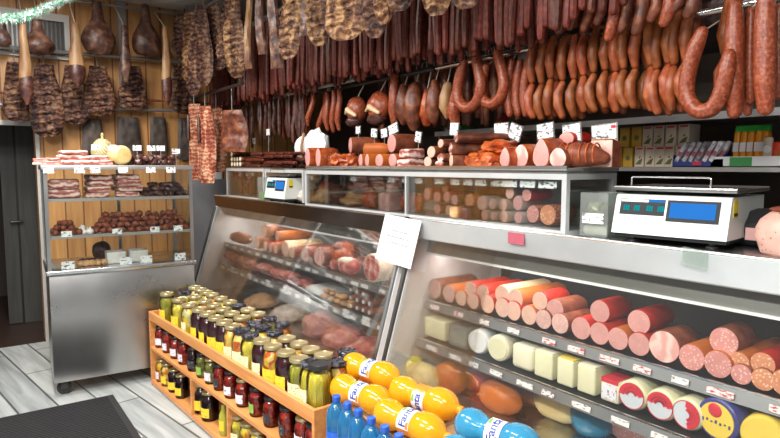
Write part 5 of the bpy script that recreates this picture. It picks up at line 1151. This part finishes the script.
o = ring_sausage(ru, 5.6, 2.14, 'left U-shaped coarse sausage hanging over the silver rail end'); MB().tube([(0, 0, 0), (0, .07, .03)], .003, 5).build('string', 'rope', o)
o = ring_sausage([(486, 66), (482, 84), (484, 100), (492, 104), (500, 98), (504, 84), (501, 66), (497, 53)], 5.2, 2.16, 'second U-shaped coarse sausage, right of the left one at rail end'); MB().tube([(0, 0, 0), (0, .05, .03)], .003, 5).build('string', 'rope', o)
o = ring_sausage([(449, 113), (455, 100), (462, 92)], 4.4, 2.17, 'short curved sausage hanging below left of the first U-shaped sausage'); MB().tube([tuple(onY(462, 92, 2.17)-o.location), tuple(onY(460, 60, 2.2)-o.location)], .003, 5).build('string', 'rope', o)
for i, (px, lab) in enumerate(((508, 'first dark sausage hanging between U-shaped and linked sausages'), (516, 'second dark sausage hanging between U-shaped and linked sausages'), (524, 'third dark sausage hanging between U-shaped and linked sausages'))):
    o = ring_sausage([(px+4, 62), (px+1, 80), (px, 98), (px+2, 114)], 4.6, 2.2, lab); MB().tube([(0, 0, 0), (0, .02, .03)], .003, 5).build('string', 'rope', o)
o = ring_sausage([(702, 32), (694, 52), (688, 74), (687, 96), (697, 110), (711, 109), (720, 96), (726, 74), (729, 55)], 8.0, 2.08, 'biggest U-shaped coarse sausage near the right side of low rail'); MB().tube([(0, 0, 0), (0, .13, .06)], .003, 5).build('string', 'rope', o)
for i, (px, y0, y1, r, Y, lab) in enumerate([(735, 4, 112, 9.3, 2.12, 'thick straight coarse sausage right of the biggest U-shaped sausage'), (766, -6, 108, 10.2, 2.10, 'thick straight coarse sausage nearest to the right edge of photo'), (751, 10, 100, 5, 2.17, 'thin straight sausage hanging between the two thick straight ones'), (779, 8, 95, 6, 2.18, 'straight sausage cut off by the right edge of photo'), (748, 62, 112, 5.5, 2.2, 'short straight sausage hanging low behind the thick straight one')]):
    o = ring_sausage([(px, y0), (px-.6, (y0*2+y1)/3), (px-1, (y0+2*y1)/3), (px-.5, y1)], r, Y, lab, 'straight_sausage'); MB().tube([(0, 0, 0), (0, 2.22-Y, max(.03, 2.06-o.location.z))], .003, 5).build('string', 'rope', o)
# dark sausages high on the right
for i, (px, y0, y1, r) in enumerate([(563, -12, 30, 6), (574, -14, 26, 6), (588, -14, 28, 5), (601, -14, 22, 5), (613, -14, 37, 6.5), (625, -14, 30, 5), (640, -14, 31, 6.5), (655, -14, 18, 6), (668, -14, 22, 7), (678, -14, 10, 5), (692, -12, 14, 7)]):
    o = ring_sausage([(px+6, y0), (px+3, (y0*2+y1)/3), (px+1, (y0+2*y1)/3), (px-4, y1)], r, 2.02, 'dark red sausage high above the linked sausages, %s from left' % od(i), 'high_sausage')
    o.data.materials[0] = M['ring' if i in (4, 8) else 'smoked']; o['group'] = 'dark sausages high above the links'
    MB().tube([(0, 0, 0), (0, 0, 2.62-o.location.z)], .003, 5).build('string', 'rope', o)
rail(-2.3, -.55, 2.02, 2.62, 'high rail above the linked sausages on the right', (-1.7, -.6), .014)
# dark slabs filling the back above the links
for i, px in enumerate((566, 584, 603, 622, 650, 672, 700, 722, 748, 774)):
    p = onY(px, 30, 2.6); o = MB().sheet(.16, .62, .05, 8, 14, lambda a, q: .02*noise.noise(Vector((a*2, q*5, i))), lambda q: .7+.3*q).build('smoked_slab', 'darkmeat' if i % 3 else 'hamdark', None, (p.x, 2.6, 2.72), (0, 0, .5)); tag(o, 'dark smoked slab hanging in shade behind the sausages, %s from left' % od(i), 'meat', 'dark slabs in the back row')
    MB().tube([(0, 0, -.02), (0, 0, .06)], .004, 5).build('hanging_hook', 'slate', o)
rail(-3.1, -.5, 2.6, 2.78, 'rear rail carrying the dark smoked slabs in the shade', (-3.0, -.6), .014)

# ------------------------------------------------------------------ shelf on the wall behind the counter
t = thing('wall_shelf', 'grey two-board wall shelf with white edges behind the counter', 'shelf', (-1.9, 3.0, 0))
MB().bb((-1.3, -.30, 1.475), (1.5, .28, 1.495)).build('shelf_board', 'slate', t, smooth=False); s = MB().bb((-1.3, -.30, 1.715), (1.5, .28, 1.735)).build('shelf_board', 'slate', t, smooth=False)
MB().bb((-1.3, -.306, 1.706), (1.5, -.30, 1.738)).build('board_edge', 'white', s, smooth=False)
MB().bb((-1.3, .28, .9), (1.5, .298, 2.1)).build('back_panel', 'taupe', t, smooth=False)
for x in (-1.29, 1.48): MB().bb((x, -.28, .0), (x+.02, .28, 1.71)).build('upright', 'slate', t, smooth=False)
def packet(px, z, w, h, mat, lab, cat, grp, Y=2.76, d=.10, kind='cream'):
    p = onY(px, 150, Y); o = MB().bb((-w/2, 0, 0), (w/2, d, h), .001).build('small_carton', mat, None, (p.x, Y, z)); tag(o, lab, cat, grp)
    if kind == 'cream':
        MB().bb((-w*.36, -.001, h*.86), (w*.36, 0, h*.95)).build('red_print', 'redprint', o, smooth=False)
        mb = MB(); mb.add([(-w*.42, -.001, h*.12), (w*.2, -.001, h*.12), (w*.38, -.001, h*.42), (0, -.001, h*.34)], [(0, 1, 2, 3)]); mb.add([(-w*.1, -.0012, h*.45), (w*.12, -.0012, h*.42), (w*.14, -.0012, h*.56)], [(0, 1, 2)]); mb.build('olive_print', 'olive', o, smooth=False)
    else:
        mb = MB().lathe([(w*.25, .0), (w*.22, .001), (.001, .001)], 12, TR(0, 0, h*.45) @ RX(pi/2)); mb.build('round_print', 'olive', o, smooth=False)
ZS = 1.496; g = 'cream cartons on the wall shelf'
for i, px in enumerate((639.5, 650, 660, 669, 681)): packet(px, ZS, .050, .100, 'creambox', 'cream carton with red print, %s from left in lower row of the wall shelf' % od(i), 'carton', g, 2.76)
for i, px in enumerate((647, 658, 670, 683)): packet(px, ZS+.101, .052, .100, 'creambox', 'cream carton with red print, %s from left in upper row of the wall shelf' % od(i), 'carton', g, 2.765)
for i, px in enumerate((617, 628)): packet(px, ZS, .052, .098, 'yellowbox', 'yellow carton, %s one in lower row of the wall shelf' % ('left' if i == 0 else 'right'), 'carton', 'yellow cartons on the wall shelf', 2.76, kind='y')
for i, px in enumerate((624, 636)): packet(px, ZS+.101, .054, .100, 'yellowbox', 'dull yellow carton, %s one in upper row of the wall shelf' % ('left' if i == 0 else 'right'), 'carton', 'yellow cartons on the wall shelf', 2.765, kind='y')
for i, px in enumerate((600, 611)): packet(px, ZS+.1 if i else ZS, .05, .1, 'olive', 'dark carton at left of the yellow cartons, %s one' % ('lower' if i == 0 else 'upper'), 'carton', 'dark cartons on the wall shelf', 2.78, kind='y')
o = MB().bb((-.09, 0, 0), (.09, .12, .04), .002).build('small_carton', 'greentray', None, (onY(452, 125, 2.78).x, 2.78, 1.736)); tag(o, 'flat teal carton on the upper board above the smoked loins', 'carton'); MB().bb((-.07, -.001, .01), (.07, 0, .028)).build('print', 'white', o, smooth=False)
o = MB().bb((-.03, 0, 0), (.03, .05, .09), .004).build('small_carton', 'redpack', None, (onY(499, 119, 2.78).x, 2.78, 1.736)); tag(o, 'small red packet on upper board, between U-shaped and linked sausages', 'packet'); MB().bb((-.02, -.001, .03), (.02, 0, .06)).build('print', 'caseorange', o, smooth=False)
t = thing('display_tray', 'dark blue open carton tray holding silver wrapped bars on wall shelf', 'tray', (onY(697, 160, 2.72).x, 2.72, ZS)); L = .115
mb = MB().bb((-L, 0, 0), (L, .12, .004)); mb.prism([(0, 0), (.003, 0), (.003, .035), (0, .035)], -L, L); mb.bb((-L, .117, 0), (L, .12, .06)); mb.bb((-L, .003, 0), (-L+.003, .117, .055)); mb.bb((L-.003, .003, 0), (L, .117, .055)); mb.build('tray', 'bluetray', t, smooth=False)
MB().bb((-.02, -.001, .008), (.02, 0, .026)).build('red_print', 'redprint', t, smooth=False)
bar = None
for i in range(12):
    p = (onY(697, 160, 2.72).x-.085+.0155*i, 2.745+.03*(i % 2), ZS+.05); rot = (0, .45, .1*(i % 3))
    if bar is None:
        bar = MB().box((0, 0, .02), (.02, .06, .10), .006).build('wrapped_bar', 'silver', None, p, rot); tag(bar, 'silver wrapped bar leaning in the dark blue tray', 'snack', 'silver bars in the blue tray'); MB().bb((-.008, -.031, .0), (.008, -.030, .022)).build('print', 'pinktape', bar, smooth=False)
    else: dup(bar, p, rot)
px0 = onY(752, 160, 2.72).x
t = thing('display_tray', 'white and green carton tray holding tall orange packs on wall shelf', 'tray', (px0, 2.72, ZS)); L = .17
mb = MB().bb((-L, 0, 0), (L, .12, .004)); mb.bb((-L, 0, 0), (L, .003, .045)); mb.bb((-L, .117, 0), (L, .12, .045)); mb.bb((-L, .003, 0), (-L+.003, .117, .045)); mb.bb((L-.003, .003, 0), (L, .117, .045)); mb.build('tray', 'cheesewhite', t, smooth=False)
MB().prism([(-.001, .003), (0, .003), (0, .042), (-.001, .042)], -.09, .0).build('green_print', 'greentray', t, smooth=False)
for i, px in enumerate((733.5, 740.5, 747.5, 755, 761)):
    p = onY(px, 145, 2.75); o = MB().box((0, 0, .075), (.027, .05, .15), .01).build('tall_pack', 'orangepack', None, (p.x, 2.79, ZS+.005), (-.08, 0, 0)); tag(o, 'tall orange pack with white band and green top, %s from left in tray' % od(i), 'packet', 'orange packs in the green tray')
    MB().box((0, -.0255, .08), (.024, .002, .04)).build('white_band', 'white', o, smooth=False); MB().prism([(-.014, .148), (.014, .148), (.006, .175), (-.006, .175)], -.014, .014).build('green_top', 'greentop', o, smooth=False)
p = onY(768, 148, 2.74); o = MB().box((0, 0, .06), (.035, .02, .12), .008).build('round_label_pack', 'creambox', None, (p.x, 2.742, ZS+.005)); tag(o, 'cream pack with round white sticker right of the orange packs', 'packet'); MB().lathe([(.016, 0), (.015, .001), (.001, .001)], 16, TR(0, -.0105, .07) @ RX(pi/2)).build('round_sticker', 'white', o)
p = onY(779, 152, 2.74); o = MB().box((0, 0, .05), (.06, .05, .10), .012).build('tall_pack', 'redpack', None, (p.x, 2.76, ZS+.005)); tag(o, 'bright red pack cut off by right edge of photo on wall shelf', 'packet'); MB().box((0, -.0255, .05), (.03, .002, .03)).build('print', 'caseorange', o, smooth=False)

# ------------------------------------------------------------------ wooden jar shelf
JO = Vector((-4.165, .974, 0)); JA = atan2(.125, 2.12); JL = 2.12; JD = .43
JX = Vector((cos(JA), sin(JA), 0)); JY = Vector((-sin(JA), cos(JA), 0))
def J(x, y, z): return JO+JX*x+JY*y+Vector((0, 0, z))
def jx(px, y, z):
    a, b = -.1, 2.4
    for _ in range(40):
        m_ = (a+b)/2
        if proj(J(m_, y, z))[0] < px: a = m_
        else: b = m_
    return a
t = thing('jar_shelf', 'low orange wooden shelf unit of jars standing along the deli cases', 'shelf', JO, JA)
for x in (0, JL-.02): MB().bb((x, 0, 0), (x+.02, JD, .515), .002).build('side_panel', 'shelfwood', t, smooth=False)
MB().bb((.02, .02, .440), (JL-.02, JD-.015, .458)).build('top_deck', 'shelfwood', t, smooth=False)
MB().bb((.02, 0, .455), (JL-.02, .018, .515), .002).build('front_board', 'shelfwood', t, smooth=False)
MB().bb((.02, JD-.015, .0), (JL-.02, JD, .515)).build('back_panel', 'shelfwood', t, smooth=False)
MB().bb((.02, 0, .255), (JL-.02, JD-.015, .273)).build('middle_shelf', 'shelfwood', t, smooth=False)
MB().bb((.02, 0, .012), (JL-.02, JD-.015, .040)).build('bottom_board', 'shelfwood', t, smooth=False)
dvx = [jx(191, .0, .15), jx(227.5, .0, .15), jx(268, 0, .15)]
for x in dvx: MB().bb((x-.010, .0, .040), (x+.010, JD-.015, .255)).build('divider', 'shelfwood', t, smooth=False)
def arc(R_, z0, z1, a0, a1, n=12):
    mb = MB(); vs = []
    for k in range(n+1):
        a = a0+(a1-a0)*k/n
        for r_ in (R_, R_+.0008): 
            for z in (z0, z1): vs.append((r_*cos(a), r_*sin(a), z))
    fs = []
    for k in range(n):
        b = 4*k; c = b+4; fs += [(b, b+1, c+1, c), (b+2, c+2, c+3, b+3), (b, c, c+2, b+2), (b+1, b+3, c+3, c+1)]
    fs += [(0, 2, 3, 1), (4*n, 4*n+1, 4*n+3, 4*n+2)]; return mb.add(vs, fs)
def make_jar(name, R_, H, cont, lid, label, lz=(.14, .46)):
    t = bpy.data.objects.new(name, None); C.objects.link(t); t.empty_display_size = .02
    MB().lathe([(R_*.90, 0), (R_*.98, .006), (R_, .02), (R_, H*.66), (R_*.97, H*.73), (R_*.86, H*.82), (R_*.77, H*.87), (R_*.77, H*.95)], 20).build('jar_glass', 'jarglass', t)
    q = R_*.95
    if cont in ('pickle', 'pepper', 'peppertall'):
        MB().lathe([(q*.85, .006), (q*.88, H*.3), (q*.86, H*.68), (q*.6, H*.8)], 16).build('liquid', {'pickle': 'brinegreen'}.get(cont, 'brine'), t)
        mb = MB()
        if cont == 'pickle':
            for lev, z in enumerate((.02, .42)):
                for k in range(7): a = k*2*pi/7+lev*.4; tl = .35*sin(k*2.3+lev); mb.tube([(q*.72*cos(a), q*.72*sin(a), H*z+.02), (q*.76*cos(a+tl*.5), q*.76*sin(a+tl*.5), H*(z+.17)), (q*.70*cos(a+tl), q*.70*sin(a+tl), H*(z+.33))], [q*.18, q*.24, q*.17], 8)
        elif cont == 'pepper':
            for lev, z in enumerate((.03, .26, .50)):
                for k in range(6): a = k*2*pi/6+lev*.5; mb.blob((q*.66*cos(a), q*.66*sin(a), H*(z+.12)), (q*.33, q*.33, H*.13), k+lev*7, .15, 2, 2)
        else:
            for k in range(9): a = k*2*pi/9; mb.tube([(q*.74*cos(a), q*.74*sin(a), .016), (q*.78*cos(a), q*.78*sin(a), H*.4), (q*.66*cos(a), q*.66*sin(a), H*.74)], [q*.18, q*.25, q*.16], 8)
        mb.build('contents', 'pickle' if cont == 'pickle' else 'pepper', t)
    else:
        MB().lathe([(q*.88, .006), (q*.97, .014), (q, .03), (q, H*.65), (q*.95, H*.71), (q*.8, H*.785), (q*.70, H*.84)], 18).build('contents', cont, t)
    l = MB().lathe([(R_*.83, H*.895), (R_*.86, H*.90), (R_*.86, H*.965), (R_*.82, H*.985), (R_*.77, H*.985), (R_*.75, H*.972), (.002, H*.972)], 24).build('lid', lid, t)
    if label: arc(R_*1.005, H*lz[0], H*lz[1], -pi/2-1.25, -pi/2+1.15).build('label', label, t)
    return t
JP = {}
cn2 = {'pickle': 'green pickle', 'pepper': 'yellow pepper', 'peppertall': 'long yellow pepper', 'beet': 'dark purple', 'mixed': 'yellow mixed pickle', 'mixorange': 'orange and yellow pickle', 'redsauce': 'red preserve', 'darkbeet': 'very dark', 'greenmix': 'green preserve'}
ln2 = {'yellowlabel': 'yellow', 'creamlabel': 'cream', 'whitelabel': 'white', 'greenlabel': 'green', 'blacklabel': 'black', None: 'no'}
def put_jar(x, y, z, R_, H, cont, lid, label, lab, grp, rz=None):
    k = (R_, H, cont, lid, label); a = JA+(radians(-12) if rz is None else rz)+R.uniform(-.3, .3)
    if k not in JP:
        JP[k] = make_jar('preserve_jar', R_, H, cont, lid, label); o = JP[k]; o.location = J(x, y, z); o.rotation_euler = (0, 0, a); tag(o, lab, 'jar', grp); return o
    return dup(JP[k], J(x, y, z), (0, 0, a), lab, grp)
front = [(167, 'pickle', 'goldlid', 'yellowlabel'), (179, 'pepper', 'goldlid', 'yellowlabel'), (189.5, 'mixed', 'goldlid', 'creamlabel'), (199, 'beet', 'goldlid', 'yellowlabel'), (207.5, 'beet', 'goldlid', 'yellowlabel'), (216, 'beet', 'goldlid', 'yellowlabel'), (224.5, 'beet', 'goldlid', 'yellowlabel'), (233, 'mixorange', 'goldlid', 'creamlabel'), (241.5, 'mixorange', 'blacklid', 'creamlabel'), (250, 'pepper', 'blacklid', 'creamlabel'), (262, 'beet', 'goldlid', 'creamlabel'), (273, 'mixorange', 'goldlid', 'yellowlabel'), (286, 'beet', 'goldlid', 'yellowlabel'), (299, 'pickle', 'goldlid', 'creamlabel'), (311, 'peppertall', 'blacklid', 'creamlabel'), (327, 'peppertall', 'plainblack', None)]
second = [(185, 'mixed', 'blacklid'), (195, 'mixed', 'goldlid'), (205, 'mixorange', 'goldlid'), (214, 'mixed', 'goldlid'), (223, 'pickle', 'goldlid'), (232, 'beet', 'goldlid'), (241.5, 'mixorange', 'goldlid'), (254, 'pickle', 'blacklid'), (263, 'mixorange', 'blacklid'), (275, 'mixorange', 'blacklid'), (287, 'beet', 'goldlid'), (299, 'mixorange', 'goldlid'), (311, 'beet', 'goldlid'), (323.5, 'mixed', 'goldlid'), (338, 'mixorange', 'blacklid')]
third = [(184, 'mixorange', 'goldlid'), (194, 'pickle', 'goldlid'), (203, 'mixed', 'goldlid'), (212, 'mixorange', 'goldlid'), (221, 'mixed', 'goldlid'), (230, 'pickle', 'goldlid'), (239, 'beet', 'blacklid'), (248, 'mixed', 'goldlid'), (258, 'mixorange', 'goldlid'), (269, 'pickle', 'blacklid'), (282, 'mixorange', 'blacklid'), (347, 'mixorange', 'blacklid')]
ZD = .459
for nm, row, y in (('front', front, .078), ('second', second, .19), ('back', third, .30)):
    lastx = -1
    for i, q in enumerate(row):
        px, cont, lid = q[:3]; label = q[3] if len(q) > 3 else ('yellowlabel' if i % 2 else 'creamlabel')
        R_, H = (.051, .203) if cont != 'peppertall' else (.053, .21)
        if label is None: R_, H = .058, .222
        x = jx(px, y, ZD+H*.95); x = max(x, .068, lastx+.103); x = min(x, JL-.078); lastx = x
        lab = '%s jar, %s label, %s lid, %s from left, %s row on top' % (cn2[cont], ln2[label], 'gold' if lid == 'goldlid' else 'black', od(i), nm)
        put_jar(x, y, ZD, R_, H, cont, lid, label, lab, '%s row of jars on the shelf top' % nm)
mid = [(160, 'redsauce', 'whitelabel'), (168, 'redsauce', 'whitelabel'), (176, 'redsauce', 'whitelabel'), (184, 'redsauce', 'whitelabel'), (193.5, 'darkbeet', 'blacklabel'), (202.5, 'greenmix', 'greenlabel'), (211, 'greenmix', 'whitelabel'), (220, 'redsauce', 'blacklabel'), (231, 'redsauce', 'whitelabel'), (243, 'redsauce', 'whitelabel'), (256.5, 'redsauce', 'greenlabel'), (271, 'redsauce', 'blacklabel'), (287, 'redsauce', 'blacklabel'), (303, 'redsauce', 'whitelabel'), (313, 'redsauce', None)]
lastx = -1
for i, (px, cont, label) in enumerate(mid):
    x = max(jx(px, .055, .34), .065, lastx+.088); x = min(x, JL-.065); lastx = x
    put_jar(x, .058, .274, .040, .142, cont, 'darkmetal' if cont == 'darkbeet' else 'plainblack' if i % 5 == 2 else 'goldlid' if i in (6, 9, 13) else 'darkmetal' if i < 4 else 'plainblack', label, 'small %s jar with %s label, %s from left on the middle shelf' % (cn2[cont], ln2[label], od(i)), 'small jars on the middle shelf')
bot = [(161, 'mixorange', 'whitelabel', .042, .15), (170, 'mixorange', 'yellowlabel', .042, .15), (178, 'darkbeet', 'yellowlabel', .042, .15), (186, 'darkbeet', 'yellowlabel', .042, .15), (203, 'darkbeet', 'yellowlabel', .056, .18), (213, 'darkbeet', 'yellowlabel', .05, .17), (236, 'pepper', 'creamlabel', .045, .16), (246, 'mixed', 'creamlabel', .045, .16), (258, 'mixed', 'creamlabel', .045, .16)]
for i, (px, cont, label, R_, H) in enumerate(bot):
    y = R_+.012; x = (.075, .18, .32, .45, .745, .88, 1.275, 1.39, 1.50)[i]
    put_jar(x, y, .041, R_, H, cont, 'goldlid', label, '%s jar with %s label, %s from left on the bottom shelf' % (cn2[cont], ln2[label], od(i)), 'jars on the bottom shelf')
t = thing('oil_bottle', 'slim yellow-green bottle on the bottom shelf beside the large dark jar', 'bottle', J(1.125, .04, .041)); MB().lathe([(.022, 0), (.025, .006), (.025, .11), (.012, .145), (.011, .175)], 16).build('bottle', 'brinegreen', t); MB().lathe([(.013, .172), (.013, .192), (.01, .194)], 12).build('cap', 'plainblack', t); arc(.0255, .03, .085, -2.8, -.4).build('label', 'yellowlabel', t)

# ------------------------------------------------------------------ soda bottles stacked on cartons
def wrap(me, Rr, xc, a0):
    # text x runs round the bottle, text up points to the bottle's base
    for v in me.vertices:
        a = a0+v.co.x/Rr; xx = xc-v.co.y; rr = Rr+v.co.z
        v.co = (xx, -rr*cos(a), rr*sin(a))
    return me
def soda(mat, capmat, band, big=True):
    t = bpy.data.objects.new('soda_bottle', None); C.objects.link(t); t.empty_display_size = .02
    T_ = RY(pi/2)
    MB().lathe([(.012, .004), (.030, 0), (.044, .006), (.054, .022), (.0585, .045), (.056, .070), (.046, .094), (.0415, .106), (.044, .117), (.0465, .126), (.0465, .182), (.052, .192), (.0590, .212), (.0595, .240), (.054, .264), (.042, .286), (.022, .304), (.0145, .311), (.0145, .322)], 28, T_).build('bottle', mat, t)
    MB().lathe([(.0165, .314), (.017, .316), (.017, .332), (.015, .334)], 18, T_).build('cap', capmat, t)
    lb = MB().lathe([(.0467, .122), (.0478, .124), (.0478, .184), (.0467, .186)], 28, T_); lb.f = lb.f[:-2]; lb = lb.build('label', band, t)
    c = arc(.0484, .126, .182, radians(-10), radians(112), 16); c.v = [(z, -r_*1, s_) for (r_, s_, z) in c.v]; c.build('label_patch', 'fantawhite', lb)
    me = textmesh('Fanta', .042, .0003, .0012); wrap(me, .0496, .154, radians(52)); me.materials.append(M['fantablue']); link('lettering', me, None, lb)
    c = arc(.0486, .127, .138, radians(66), radians(96), 6); c.v = [(z, -r_, s_) for (r_, s_, z) in c.v]; c.build('leaf_print', 'labelgreen', lb)
    c = arc(.0486, .168, .180, radians(-6), radians(24), 6); c.v = [(z, -r_, s_) for (r_, s_, z) in c.v]; c.build('orange_print', 'fantaorange', lb)
    return t
so = soda('orange', 'orangecap', 'fantaorange'); sb = soda('skyblue', 'bluecap', 'fantablue'); fs_ = [0, 0]
YFr, YBk = 1.252, 1.375; RZb = radians(11)
def put_soda(px, py, Y, blue, lab, roll=0, z=None):
    p = onY(px, py, Y); p.z = z if z is not None else p.z; k = 1 if blue else 0
    ax = Vector((cos(RZb), sin(RZb), 0)); loc = p-ax*.155; o = (so, sb)[k]; loc.z = p.z
    if not fs_[k]: fs_[k] = 1; tag(o, lab, 'bottle', 'soda bottles lying by the deli case'); o.location = loc; o.rotation_euler = (roll, 0, RZb)
    else: o = dup(o, loc, (roll, 0, RZb), lab, 'soda bottles lying by the deli case'); 
    o['group'] = 'soda bottles lying by the deli case'
    return p
zA = onY(371, 371, YBk).z; zB = onY(362, 395, YFr).z
put_soda(372, 371, YBk, 0, 'orange soda bottle lying uppermost left, next to the big yellow pepper jar', 0, zA)
put_soda(362, 394, YFr, 0, 'orange soda bottle lying in front row at left, above the blue bottle caps', .1, zB)
put_soda(425, 394, YBk, 0, 'orange soda bottle lying in back row, second from the left', 1.2, zA)
put_soda(411, 421, YFr, 0, 'orange soda bottle lying in front row, second from the left', -.05, zB)
put_soda(499, 424, YBk, 1, 'pale blue soda bottle lying in back row behind the orange ones', .1, zA)
put_soda(484, 452, YFr, 1, 'pale blue soda bottle lying in front row, mostly below the photo edge', 0, zB)
def carton(x0, x1, y0, y1, z1, lab):
    o = MB().bb((x0, y0, 0), (x1, y1, z1), .003).build('cardboard_box', 'carton'); tag(o, lab, 'box', 'cartons carrying the bottles'); MB().bb(((x0+x1)/2-.025, y0-.001, z1*.5), ((x0+x1)/2+.025, y0, z1)).build('tape', 'casecream', o, smooth=False)
zc1, zc2, zc3 = .285, zB-.061, zA-.061
for i, (x0, x1) in enumerate(((-1.995, -1.56), (-1.55, -1.12), (-1.11, -.68))):
    w3 = ('left', 'middle', 'right')[i]
    carton(x0, x1, 1.06, 1.186, zc1, '%s low brown carton under the standing blue bottles' % w3)
    carton(x0, x1, 1.19, 1.312, zc2, '%s brown carton under the front row of lying bottles' % w3)
    carton(x0, x1, 1.315, 1.51, zc3, '%s brown carton under the back row of lying bottles' % w3)
wb = None
for i, px in enumerate((336.5, 347.5, 358.5, 371.5, 385, 399)):
    p = onY(px, 400, 1.125); lab = 'clear blue water bottle with blue cap standing in front, %s from left' % od(i)
    if wb is None:
        wb = thing('water_bottle', lab, 'bottle', (p.x, 1.125, zc1), 0, 'blue water bottles standing in front')
        MB().lathe([(.030, 0), (.038, .006), (.040, .02), (.040, .07), (.037, .078), (.040, .086), (.040, .12), (.037, .128), (.040, .136), (.040, .20), (.0405, .250), (.035, .280), (.019, .300), (.0135, .308), (.0135, .318)], 24).build('bottle', 'bluebottle', wb)
        MB().lathe([(.0155, .310), (.016, .312), (.016, .330), (.014, .332)], 16).build('cap', 'bluecap', wb); l_ = MB().lathe([(.0404, .140), (.0408, .142), (.0408, .196), (.0404, .198)], 24); l_.f = l_.f[:-2]; l_.build('label', 'bluecap', wb)
    else: dup(wb, (p.x, 1.125, zc1), None, lab)
